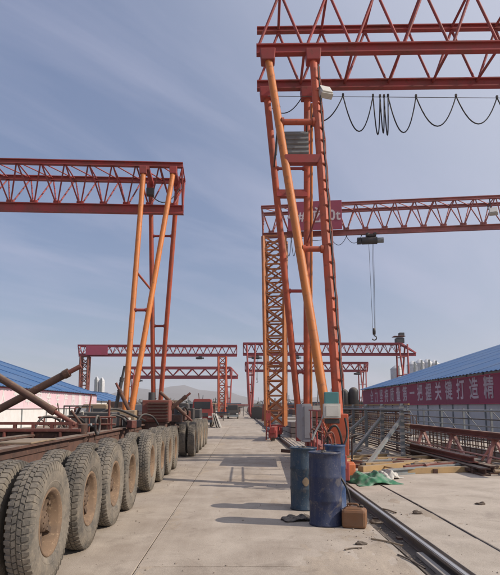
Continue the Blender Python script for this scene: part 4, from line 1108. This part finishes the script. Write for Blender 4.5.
def jerrycan(name, c, size, rz, mat, label, cat):
    T = empty(name, c, rz)
    m = MB(); m.box((0, 0, size[2] * 0.42), (size[0], size[1], size[2] * 0.84)); m.build('body', mat, T, 0.035)
    m = MB(); m.box((0, 0, size[2] * 0.86), (size[0] * 0.86, size[1] * 0.82, size[2] * 0.10), None, 0.8); m.build('shoulder', mat, T, 0.015)
    m = MB(); m.path([(-size[0] * 0.28, 0, size[2] * 0.88), (-size[0] * 0.25, 0, size[2] * 1.03), (size[0] * 0.12, 0, size[2] * 1.03), (size[0] * 0.16, 0, size[2] * 0.88)], 0.012, 8); m.build('handle', mat, T)
    m = MB(); m.tube((size[0] * 0.30, 0, size[2] * 0.88), (size[0] * 0.30, 0, size[2] * 1.0), 0.026, None, 12); m.build('cap', 'black', T)
    return tag(T, label, cat)
p = gnd(357.5, 530)
jerrycan('jerry_can', (p.x, p.y + 0.17, 0), (0.30, 0.26, 0.27), rad(-16), 'brownbox', 'brown plastic can on the ground right of the front barrel', 'can')
p = gnd(349.5, 480)
jerrycan('jerry_can', (p.x + 0.02, p.y + 0.1, 0), (0.22, 0.22, 0.40), rad(10), 'orangebox', 'orange can beyond the rail near the green tarp', 'can')

# crumpled dark rag left of the drums, green tarp
def cloth(name, cx, cy, w, l, h, rz, mat, label, cat, seed, z0=0.0):
    b = MB(); nx, ny = 40, 34; vs = []
    for j in range(ny + 1):
        for i in range(nx + 1):
            u, v = i / nx * 2 - 1, j / ny * 2 - 1
            e = max(0.0, 1 - (abs(u) ** 2.6 + abs(v) ** 2.6) * 0.9)
            nz = 0.8 * mnoise.noise(Vector((u * 2.2 + seed, v * 1.6, seed))) + 0.45 * (0.5 - abs(mnoise.noise(Vector((u * 3.7 + seed, v * 3.1, seed + 4))))) + 0.12 * mnoise.noise(Vector((u * 9, v * 9, seed)))
            z = z0 + 0.006 + max(0.0, e ** 0.6 * h * (0.55 + 0.75 * nz) ) + 0.02 * max(0, nz)
            ed = 1 + 0.22 * mnoise.noise(Vector((u * 3, v * 3, seed + 9)))
            x, y = u * w / 2 * ed, v * l / 2 * ed
            c, s = math.cos(rz), math.sin(rz)
            vs.append((cx + x * c - y * s, cy + x * s + y * c, z))
    b.add(vs, [(j * (nx + 1) + i, j * (nx + 1) + i + 1, (j + 1) * (nx + 1) + i + 1, (j + 1) * (nx + 1) + i) for j in range(ny) for i in range(nx)], True)
    o = b.build(name, mat); md = o.modifiers.new('thick', 'SOLIDIFY'); md.thickness = 0.008
    return tag(o, label, cat)
p = gnd(302, 521)
cloth('rag', p.x - 0.05, p.y + 0.03, 0.42, 0.22, 0.07, 0.2, 'black', 'dark crumpled rag on the concrete between the two front barrels', 'rag', 3.1)
p = gnd(368, 482)
cloth('tarpaulin', p.x, p.y + 0.1, 0.95, 1.2, 0.20, 0.3, 'green', 'crumpled green tarpaulin with pale patches lying beside the rail', 'tarp', 5.3)
p = gnd(386, 480)
cloth('sack', p.x + 0.1, p.y + 0.3, 0.45, 0.5, 0.16, 0.6, 'offwhite', 'pale empty sack next to the green tarpaulin', 'sack', 8.7)

# ------------------------------------------------------------------ right yard: formwork, racks, beams
FW = empty('formwork_wall', (4.72, 16.8, 0))
posts = [0, 2.4, 4.9, 7.4, 9.9, 12.4]
for i, y in enumerate(posts):
    blk(FW, 'post', (0, y, 0.80), (0.10, 0.10, 1.60), 'greysteel')
    piece(FW, 'diagonal_brace', (-0.05, y, 1.12), (-1.55, y - 2.3 if i < 2 else y - 1.2, 0.05), 0.085, 'greysteel', 'box')
for y in (0, 2.4):
    for k in range(8): blk(FW, 'post_band', (0, y, 0.15 + 0.19 * k), (0.125, 0.125, 0.07), 'offwhite')
rr = random.Random(5)
for k in range(21):
    z = 0.10 + k * 0.074
    blk(FW, 'slat', (0.10 + rr.uniform(-0.02, 0.02), 6.2, z), (0.05, 13.2 + rr.uniform(-0.3, 0.3), rr.uniform(0.025, 0.045)), rr.choice(['rust', 'rust', 'yellowwood', 'greysteel', 'tan']))
for y in (1.2, 3.6, 6.1, 8.6, 11.1): blk(FW, 'stiffener', (0.16, y, 0.75), (0.06, 0.08, 1.4), 'rust')
piece(FW, 'top_rail', (-0.02, -0.4, 1.42), (-0.02, 13.0, 1.42), 0.09, 'greysteel')
piece(FW, 'base_rail', (-0.80, -1.6, 0.06), (0.0, 1.9, 0.06), 0.09, 'greysteel', 'box')
tag(FW, 'slatted steel formwork wall with grey diagonal braces beyond the rail', 'formwork')

RK = empty('pipe_rack', (8.8, 17.5, 0))
for i in range(9): blk(RK, 'post', (0, i * 2.5, 0.72), (0.07, 0.07, 1.44), 'greysteel')
for k, z in enumerate((0.30, 0.55, 0.80, 1.05, 1.36)):
    piece(RK, 'rail', (-0.05, -0.5, z), (-0.05, 20.4, z), 0.08 if k == 4 else 0.05, 'greysteel' if k % 2 == 0 else 'darksteel')
for i in range(8): piece(RK, 'brace', (0.04, i * 2.5, 0.1), (0.04, i * 2.5 + 2.4, 1.3), 0.035, 'greysteel')
tag(RK, 'long grey pipe rack with horizontal rails in front of the crimson bannered shed', 'rack')

TR = empty('steel_trestle', (6.15, 12.0, 0))
m = MB(); m.prism([(a, 0.80 + c) for a, c in ibeam_prof(0.16, 0.17, 0.04, 0.035)], 0, 9.4); m.build('top_beam', 'rustred', TR)
for y in (1.85, 4.6, 7.4):
    piece(TR, 'leg', (-0.02, y, 0.73), (-0.24, y, 0.0), 0.075, 'pinksteel', 'box'); piece(TR, 'leg', (0.02, y, 0.73), (0.30, y, 0.0), 0.075, 'pinksteel', 'box')
    piece(TR, 'leg_brace', (0, y, 0.70), (0.0, y - 1.0, 0.03), 0.055, 'pinksteel', 'box')
    piece(TR, 'leg_brace', (0, y, 0.70), (0.0, y + 1.0, 0.03), 0.045, 'pinksteel', 'box')
    blk(TR, 'leg_head', (0, y, 0.72), (0.26, 0.26, 0.05), 'rustred')
piece(TR, 'tie_bar', (-0.14, 1.0, 0.30), (-0.14, 8.6, 0.30), 0.04, 'pinksteel')
tag(TR, 'rusty red beam on pink trestle legs at the right of the yard', 'trestle')

def beam(x, y0, y1, z, w, h, mat, name, label, cat, group, rz=0.0):
    T = MB()
    if mat in ('rust', 'rustred', 'greysteel'): T.prism([(a, z + h / 2 + c) for a, c in ibeam_prof(w, h, 0.03, 0.03)], 0, y1 - y0)
    else: T.box((0, (y1 - y0) / 2, z + h / 2), (w, y1 - y0, h))
    o = T.build(name, mat, None, 0.006 if mat == 'yellowwood' else 0); o.location = (x, y0, 0); o.rotation_euler = (0, 0, rz)
    return tag(o, label, cat, group)
beam(5.35, 12.6, 19.2, 0, 0.22, 0.16, 'rust', 'steel_beam', 'dark brown steel beam on the ground left of the red trestle', 'beam', 'beams on the right yard')
beam(5.68, 12.9, 20.0, 0, 0.20, 0.18, 'rust', 'steel_beam', 'dark brown steel beam on the ground nearest the trestle legs', 'beam', 'beams on the right yard')
beam(5.50, 13.6, 18.9, 0.182, 0.22, 0.15, 'rustred', 'steel_beam', 'rusty steel beam lying on top of two dark beams', 'beam', 'beams on the right yard')
beam(7.3, 13.2, 20.5, 0, 0.24, 0.22, 'precast', 'concrete_sleeper', 'grey concrete sleeper on the ground beyond the red trestle', 'sleeper', None)
for i, (x, y0, L, rz, z, lb) in enumerate(((2.75, 13.4, 2.6, -0.95, 0.0, 'yellow timber lying across the yard just beyond the green tarpaulin'), (3.0, 14.2, 2.9, -1.15, 0.0, 'yellow timber under the feet of the grey braces'),
                                   (3.3, 15.6, 2.4, -1.25, 0.0, 'third yellow timber, close to the slatted formwork'), (3.6, 13.0, 1.9, -1.35, 0.0, 'rightmost yellow timber on the pale slabs'), (2.35, 16.0, 2.2, -1.1, 0.0, 'farthest yellow timber near the rail'))):
    beam(x, y0, y0 + L, z, 0.17, 0.13, 'yellowwood', 'timber', lb, 'timber', 'yellow timbers by the formwork', rz)
beam(3.1, 12.6, 15.2, 0, 0.14, 0.14, 'greysteel', 'steel_beam', 'grey green steel beam between the yellow timbers', 'beam', 'beams on the right yard', -1.05)
# offcut block in front of the beams
p = gnd(478, 474); m = MB(); m.box((p.x, p.y + 0.1, 0.05), (0.22, 0.14, 0.10)); m.box((p.x - 0.02, p.y + 0.1, 0.11), (0.14, 0.10, 0.03)); tag(m.build('wood_block', 'rust', None, 0.01), 'small dark wood block in front of the trestle', 'block')

# two dark round-topped tanks
for px, lb in ((344.6, 'left one of two dark domed tanks behind the formwork'), (353.5, 'right one of two dark domed tanks behind the formwork')):
    p = atY(px, 395, 46); zt = atY(px, 388 if px > 350 else 390, 46).z + 0.09
    T = empty('storage_tank', (p.x, 46, -0.09)); r = 0.40 if px > 350 else 0.34
    m = MB(); m.lathe([(0, 0.0), (r, 0.0), (r, zt - 0.35)] + [(r * math.cos(a), zt - 0.35 + 0.42 * math.sin(a)) for a in (0.3, 0.6, 0.9, 1.2, 1.4, 1.56)], 24); m.build('shell', 'black', T)
    m = MB(); m.lathe([(r + 0.02, 1.2), (r + 0.03, 1.23), (r + 0.02, 1.26)], 24); m.build('hoop', 'black', T)
    tag(T, lb, 'tank', 'dark tanks')

# precast segments and stacks right of the rail, in the distance
rr = random.Random(11)
def stack(X, Y, w, l, h, mat, label, layers):
    T = empty('block_stack', (X, Y, -0.09), rr.uniform(-0.04, 0.04))
    z = 0
    for i in range(layers):
        hh = h / layers
        m = MB(); m.box((rr.uniform(-0.05, 0.05), 0, z + hh / 2), (w * rr.uniform(0.9, 1.0), l, hh * 0.90)); m.build('block', rr.choice([mat, mat, 'greysteel', 'rust']), T, 0.02)
        if i < layers - 1:
            for yy in (-l * 0.35, l * 0.35): blk(T, 'spacer', (0, yy, z + hh * 0.95), (w * 0.9, 0.12, hh * 0.10), 'yellowwood')
        z += hh
    tag(T, label, 'block stack', 'stacked blocks beside the right rail')
seq = ['nearest', 'second nearest', 'third', 'fourth', 'fifth', 'sixth']
for i in range(6):
    stack(2.75 + rr.uniform(-0.1, 0.15), 30 + i * 5.5, 0.9, 4.0, rr.uniform(0.7, 1.0), 'precast', seq[i] + ' stack of blocks in the row just right of the lattice column rail', 3)
for i in range(5):
    stack(5.0 + rr.uniform(-0.2, 0.2), 37 + i * 7, 1.3, 5.0, rr.uniform(1.1, 1.5), 'rust' if i % 2 else 'precast', seq[i] + ' stack in the second row right of the rail, behind the formwork', 3)

# small red guard stand by the lattice column
T = empty('guard_stand', (1.17, 26.2, 0))
for dx_ in (-0.10, 0.10): piece(T, 'post', (dx_, 0, 0), (dx_ * 0.6, 0, 1.35), 0.06, 'red')
for z in (0.4, 0.8, 1.3): piece(T, 'crossbar', (-0.1, 0, z), (0.1, 0, z), 0.05, 'red')
blk(T, 'plate', (0, -0.02, 1.05), (0.22, 0.03, 0.35), 'red')
tag(T, 'small red stand at the left foot of the lattice column', 'stand')

# ------------------------------------------------------------------ left yard clutter behind the trailers
p = atY(137.5, 418, 17.5)
T = empty('water_tank', (p.x, 17.5, -0.09)); m = MB()
m.lathe([(0, 0), (0.17, 0.0), (0.18, 0.03), (0.18, 1.18), (0.17, 1.22), (0.06, 1.28), (0.0, 1.28)], 20); m.build('shell', 'white', T)
m = MB(); m.lathe([(0.185, 1.14), (0.19, 1.24), (0.08, 1.36), (0.0, 1.37)], 20); m.build('lid', 'roofblue', T)
tag(T, 'small white tank with blue lid between the orange legs and the rusty winch', 'tank')
# steel frame booth
p = atY(78, 415, 19); T = empty('frame_booth', (p.x, 19, -0.09))
for dx_ in (-0.38, 0.38):
    for dy_ in (-0.3, 0.3): piece(T, 'post', (dx_, dy_, 0), (dx_, dy_, 1.62), 0.045, 'darksteel')
for z in (0.9, 1.62):
    for dy_ in (-0.3, 0.3): piece(T, 'rail', (-0.38, dy_, z), (0.38, dy_, z), 0.045, 'darksteel')
    for dx_ in (-0.38, 0.38): piece(T, 'rail', (dx_, -0.3, z), (dx_, 0.3, z), 0.045, 'darksteel')
blk(T, 'infill_sheet', (0.1, 0.3, 0.8), (0.5, 0.02, 1.5), 'greywall'); piece(T, 'lean_bar', (0.3, -0.3, 0.2), (0.5, -0.3, 2.0), 0.05, 'rustred')
tag(T, 'open dark steel frame booth in front of the pink bannered shed', 'booth')
def machine(px, py0, Y, w, l, h, mat, label, wheels=True):
    p = atY(px, 410, Y); T = empty('site_truck', (p.x, Y, -0.09))
    r = h * 0.21
    m = MB(); m.box((0, l * 0.04, r * 1.55), (w * 0.7, l * 0.96, r * 0.5)); m.build('chassis', 'darksteel', T, 0.02)
    m = MB(); m.prism([(-w * 0.48, r * 1.2), (w * 0.48, r * 1.2), (w * 0.48, h * 0.62), (w * 0.42, h * 0.97), (w * 0.36, h), (-w * 0.36, h), (-w * 0.42, h * 0.97), (-w * 0.48, h * 0.62)], -l * 0.5, -l * 0.18); m.build('cab', mat, T, 0.03)
    m = MB(); m.box((0, -l * 0.5 - 0.005, h * 0.78), (w * 0.76, 0.03, h * 0.24)); m.build('windscreen', 'glass', T, 0.01)
    m = MB(); m.box((0, -l * 0.5 - 0.02, h * 0.46), (w * 0.55, 0.04, h * 0.13)); m.build('grille', 'darksteel', T, 0.01)
    m = MB(); m.box((0, -l * 0.5 - 0.03, r * 1.15), (w * 0.98, 0.12, h * 0.10)); m.build('bumper', 'greysteel', T, 0.01)
    for sx in (-1, 1):
        m = MB(); m.box((sx * w * 0.37, -l * 0.5 - 0.02, h * 0.38), (w * 0.16, 0.04, h * 0.07)); m.build('headlight', 'lampglass', T, 0.01)
        m = MB(); m.box((sx * w * 0.56, -l * 0.47, h * 0.75), (w * 0.08, 0.05, h * 0.17)); m.build('mirror', 'black', T, 0.01)
        piece(T, 'mirror_arm', (sx * w * 0.45, -l * 0.46, h * 0.80), (sx * w * 0.54, -l * 0.46, h * 0.80), 0.03, 'darksteel')
        for sy in (-0.36, 0.14, 0.36):
            m = MB(); m.lathe([(0, -0.10), (r * 0.5, -0.10), (r * 0.55, -0.05), (r * 0.8, -0.10), (r, -0.06), (r, 0.06), (r * 0.8, 0.10), (r * 0.55, 0.05), (r * 0.5, 0.10), (0, 0.10)], 18, 'X', (sx * w * 0.42, sy * l, r)); m.build('wheel', 'tyre', T)
    m = MB(); m.box((0, l * 0.16, h * 0.58), (w * 0.98, l * 0.60, h * 0.36)); m.build('cargo_bed', rr.choice(['rust', 'rustred', 'darksteel', mat]), T, 0.02)
    for i in range(5): blk(T, 'bed_rib', (0, -l * 0.12 + i * l * 0.14, h * 0.58), (w * 1.03, 0.06, h * 0.37), 'rust')
    tag(T, label, 'truck', 'trucks on the site')
rr = random.Random(61)
machine(101, 0, 24, 1.2, 2.2, 1.7, 'tan', 'tan site truck behind the near trailer, left of the orange legs')
machine(119, 0, 27, 1.0, 2.0, 1.5, 'offwhite', 'pale site truck just behind the foot of the orange legs')
machine(181, 0, 33, 1.3, 3.0, 1.8, 'darksteel', 'dark site truck behind the second trailer')
machine(204, 0, 45, 1.6, 4.0, 2.2, 'red', 'red site truck behind the second trailer near the road')
machine(233, 0, 74, 1.5, 4.0, 1.9, 'darksteel', 'dark truck on the road below the far cranes')
machine(196, 0, 58, 1.5, 4.0, 2.1, 'greysteel', 'grey site truck beyond the red one')
machine(160, 0, 60, 1.8, 4.0, 2.2, 'rustred', 'rusty site truck seen between the orange legs')
machine(90, 0, 33, 1.3, 2.5, 1.6, 'rustred', 'rust red truck in front of the far end of the pink bannered shed')
# pale leaning sheet and concrete pieces left of the road
T = empty('panel_stack', (atY(216, 415, 42).x, 42, -0.09))
for i in range(3):
    R_ = Matrix.Rotation(rad(-16 - 3 * i), 3, 'Y'); blk(T, 'sheet', (0.14 * i - 0.1, 0.1 * i, 0.56), (0.05, 1.6, 1.15), 'offwhite', R_)
piece(T, 'support', (-0.35, 0, 0), (0.05, 0, 0.9), 0.06, 'rust')
tag(T, 'pale sheets leaning together at the left edge of the road', 'sheets')
rr = random.Random(21)
lbls = ['low precast block pile left of the road, nearest the second trailer', 'precast block pile behind the second trailer tyres', 'precast pile far left of the road near the rusty truck', 'far precast pile below the heavy crane', 'farthest low block pile left of the road', 'block pile beside the small distant white shed']
for i, (px, Y, w, l, h) in enumerate(((190, 30, 0.8, 2.5, 1.2), (176, 40, 1.6, 3, 1.5), (150, 48, 2.6, 3.5, 1.8), (168, 88, 5, 5, 2.6), (208, 95, 4, 6, 2.2), (125, 70, 4, 4, 2.2))):
    T = empty('block_pile', (atY(px, 410, Y).x, Y, -0.09), rr.uniform(-0.3, 0.3))
    for k in range(3):
        m = MB(); m.box((rr.uniform(-0.1, 0.1) * w, 0, h * (k + 0.5) / 3), (w * (1 - 0.14 * k), l * 0.9, h / 3 * 0.96)); m.build('block', rr.choice(['precast', 'rust', 'tan', 'greysteel']), T, 0.03)
    tag(T, lbls[i], 'block pile', 'block piles left of the road')


# rebar cages stored behind the trestle
def cage(X, Y, L, w, h, label):
    T = empty('rebar_cage', (X, Y, 0))
    for x in (-w / 2, -w / 6, w / 6, w / 2):
        for z in (0.08, h):
            piece(T, 'long_bar', (x, 0, z), (x, L, z), 0.035, 'rust')
    for z in (h * 0.35, h * 0.68):
        for x in (-w / 2, w / 2): piece(T, 'long_bar', (x, 0, z), (x, L, z), 0.035, 'rust')
    n = int(L / 0.42)
    for i in range(n + 1):
        y = L * i / n; j = rr.uniform(-0.03, 0.03)
        for x in (-w / 2, w / 2): piece(T, 'stirrup', (x, y + j, 0.0), (x, y + j, h + 0.03), 0.028, 'rust', 'box')
        piece(T, 'stirrup', (-w / 2, y + j, h), (w / 2, y + j, h), 0.028, 'rust', 'box')
    tag(T, label, 'rebar cage', 'rebar cages on the right yard')
rr = random.Random(91)
cage(7.35, 14.2, 9.0, 0.6, 0.70, 'rusty rebar cage lying just behind the red trestle')
cage(6.5, 22.5, 9.0, 0.8, 1.15, 'rusty rebar cage between the slatted formwork and the pipe rack')
cage(3.55, 20.5, 9.0, 0.55, 0.85, 'rusty rebar cage left of the slatted formwork close to the rail')
def scrap(X, Y, n, sp, label):
    T = empty('scrap_pile', (X, Y, 0))
    for i in range(n):
        a = rr.uniform(-0.6, 0.6) + (1.57 if rr.random() < 0.45 else 0); L = rr.uniform(0.4, 1.6)
        c = Vector((rr.gauss(0, sp * 0.4), rr.gauss(0, sp), rr.uniform(0.03, 0.14))); v = Vector((math.cos(a), math.sin(a), rr.uniform(-0.05, 0.05))) * L / 2
        w = rr.uniform(0.03, 0.10); v.z = max(-(c.z - w / 2), min(v.z, c.z - w / 2))
        piece(T, 'scrap_bar', c - v, c + v, w, rr.choice(['rust', 'rustred', 'yellowwood', 'greysteel', 'tan', 'darksteel']), rr.choice(['box', 'tube8']))
    tag(T, label, 'scrap', 'scrap piles on the right yard')
scrap(3.3, 14.8, 22, 0.9, 'scrap bars strewn among the yellow timbers')
scrap(4.6, 14.3, 16, 0.7, 'scrap bars at the near end of the slatted formwork')
scrap(6.2, 13.6, 14, 0.6, 'scrap bars under the near end of the red trestle')
scrap(2.75, 18.2, 18, 1.2, 'scrap bars close to the rail behind the crane foot')

# loose dust and sand drifted over the slabs: low relief that dips under the concrete
def drift(name, xa, xb, y0, y1, nx, ny, amp, thr, edge, label, seed):
    b = MB(); vs = []
    for j in range(ny + 1):
        y = y0 + (y1 - y0) * (j / ny) ** 1.5
        for i in range(nx + 1):
            u = i / nx; x = xa(y) + (xb(y) - xa(y)) * u
            n1 = mnoise.fractal(Vector((x * 1.1 + seed, y * 0.55, seed)), 0.9, 2.1, 6)
            n2 = mnoise.fractal(Vector((x * 7 + seed, y * 5, seed)), 0.9, 2.1, 3)
            vs.append((x, y, 0.001 + amp * (n1 + 0.25 * n2 - thr + edge(u))))
    b.add(vs, [(j * (nx + 1) + i, j * (nx + 1) + i + 1, (j + 1) * (nx + 1) + i + 1, (j + 1) * (nx + 1) + i) for j in range(ny) for i in range(nx)], True)
    tag(b.build(name, 'sand'), label, 'dust', kind='stuff')
drift('road_dust', lambda y: -0.97, lambda y: xr(y) - 0.22, 3.0, 34, 150, 420, 0.020, 0.52, lambda u: 0.80 * max(0, (u - 0.72) / 0.28) ** 1.3 + 0.35 * max(0, (0.12 - u) / 0.12), 'sandy dust drifted over the road concrete along the rail', 2.3)
drift('yard_dust', lambda y: xr(y) + 0.31, lambda y: 9.0, 4.0, 30, 150, 300, 0.020, 0.60, lambda u: 0.45 * max(0, (0.08 - u) / 0.08), 'sandy dust drifted over the right yard slabs', 6.1)

# ------------------------------------------------------------------ loose stones and chips on the concrete (nobody could count them)
b = MB(); rr = random.Random(17)
def chip(x, y, s, z=0.0):
    vs = []
    for i in range(6):
        d = [(1, 0, 0), (-1, 0, 0), (0, 1, 0), (0, -1, 0), (0, 0, 1), (0, 0, -1)][i]
        k = s * rr.uniform(0.5, 1.1); vs.append((x + d[0] * k, y + d[1] * k, z + s * 0.3 + d[2] * k * 0.55))
    b.add(vs, [(0, 2, 4), (2, 1, 4), (1, 3, 4), (3, 0, 4), (2, 0, 5), (1, 2, 5), (3, 1, 5), (0, 3, 5)])
for i in range(1500):
    y = 3.2 + 22 * rr.random() ** 1.8
    side = rr.random()
    if side < 0.55: x = xr(y) - 0.16 - abs(rr.gauss(0, 0.35))
    elif side < 0.70: x = rr.uniform(-1.6, 1.6)
    elif side < 0.85: x = xr(y) + 0.32 + abs(rr.gauss(0, 0.6))
    else: x = -1.3 - abs(rr.gauss(0, 0.5))
    chip(x, y, rr.choice([0.004, 0.006, 0.008, 0.011, 0.016]) * rr.uniform(0.6, 1.2))
for i in range(900):
    y = 3 + 20 * rr.random() ** 1.6; chip(xr(y) + rr.uniform(-0.13, 0.28), y, rr.uniform(0.008, 0.022), -0.07)
tag(b.build('loose_stones', 'stone'), 'loose stones and chips scattered along the rail and road', 'stones', kind='stuff')
# a few single bits of debris
for px, py, s, lb in ((376, 524, 0.055, 'dark lump of debris on the concrete right of the brown can'), (361, 545, 0.04, 'flat dark scrap on the concrete below the brown can'), (417, 514, 0.045, 'dark clod on the pale slab right of the rail'), (481, 505, 0.045, 'dark clod on the right pale slab near the picture edge')):
    p = gnd(px, py); b = MB(); bm = bmesh.new(); bmesh.ops.create_icosphere(bm, subdivisions=2, radius=1)
    vs = []
    for v in bm.verts:
        n_ = 1 + 0.85 * mnoise.noise(v.co * 1.7 + Vector((px, py, 0))); q = v.co * n_ * s
        vs.append((p.x + q.x * 1.5, p.y + q.y * 0.7, max(0.0, s * 0.35 + q.z * 0.7)))
    b.add(vs, [tuple(v.index for v in f.verts) for f in bm.faces]); bm.free()
    tag(b.build('debris', 'clod'), lb, 'debris')

def stick(pa, pb, r, mat, label):
    a, c = gnd(*pa), gnd(*pb); a.z = c.z = r + 0.004
    if mat == 'yellowwood': a.z = c.z = r - 0.066
    m = MB(); mid = a.lerp(c, 0.5) + Vector((0.01, 0.03, 0)); m.path([a, a.lerp(mid, 0.5) + Vector((0, 0.008, 0)), mid, mid.lerp(c, 0.5), c], r, 7); tag(m.build('stick', mat), label, 'stick', 'sticks by the rail')
stick((371, 540), (403, 547), 0.010, 'tan', 'long pale stick on the concrete just left of the rail trench')
stick((383, 510), (396, 514), 0.012, 'tan', 'short pale stick beyond the brown can beside the trench')
stick((398, 556), (425, 570), 0.009, 'clod', 'thin dark stick along the trench lip at the bottom of the picture')
stick((345, 551), (362, 549), 0.008, 'clod', 'short dark stick below the brown can')
m = MB(); m.box((xr(5.3) + 0.07, 5.35, -0.045), (0.07, 1.7, 0.045)); tag(m.build('batten', 'precast', None, 0.005), 'pale batten lying in the dark trench beside the rail', 'batten')

# ------------------------------------------------------------------ haze: one closed box of pale air
b = MB(); b.box((0, 1400, 80), (9000, 4400, 166))
hz = b.build('haze', 'stone')
hm = bpy.data.materials.new('haze_air'); hm.use_nodes = True; n = hm.node_tree; n.nodes.clear()
o_ = n.nodes.new('ShaderNodeOutputMaterial'); pv = n.nodes.new('ShaderNodeVolumePrincipled')
pv.inputs['Color'].default_value = (0.90, 0.92, 0.97, 1); pv.inputs['Density'].default_value = 0.00026; pv.inputs['Anisotropy'].default_value = 0.2
n.links.new(pv.outputs[0], o_.inputs['Volume'])
hz.data.materials.clear(); hz.data.materials.append(hm)
tag(hz, 'pale haze filling the air over the yard', 'haze', kind='stuff')
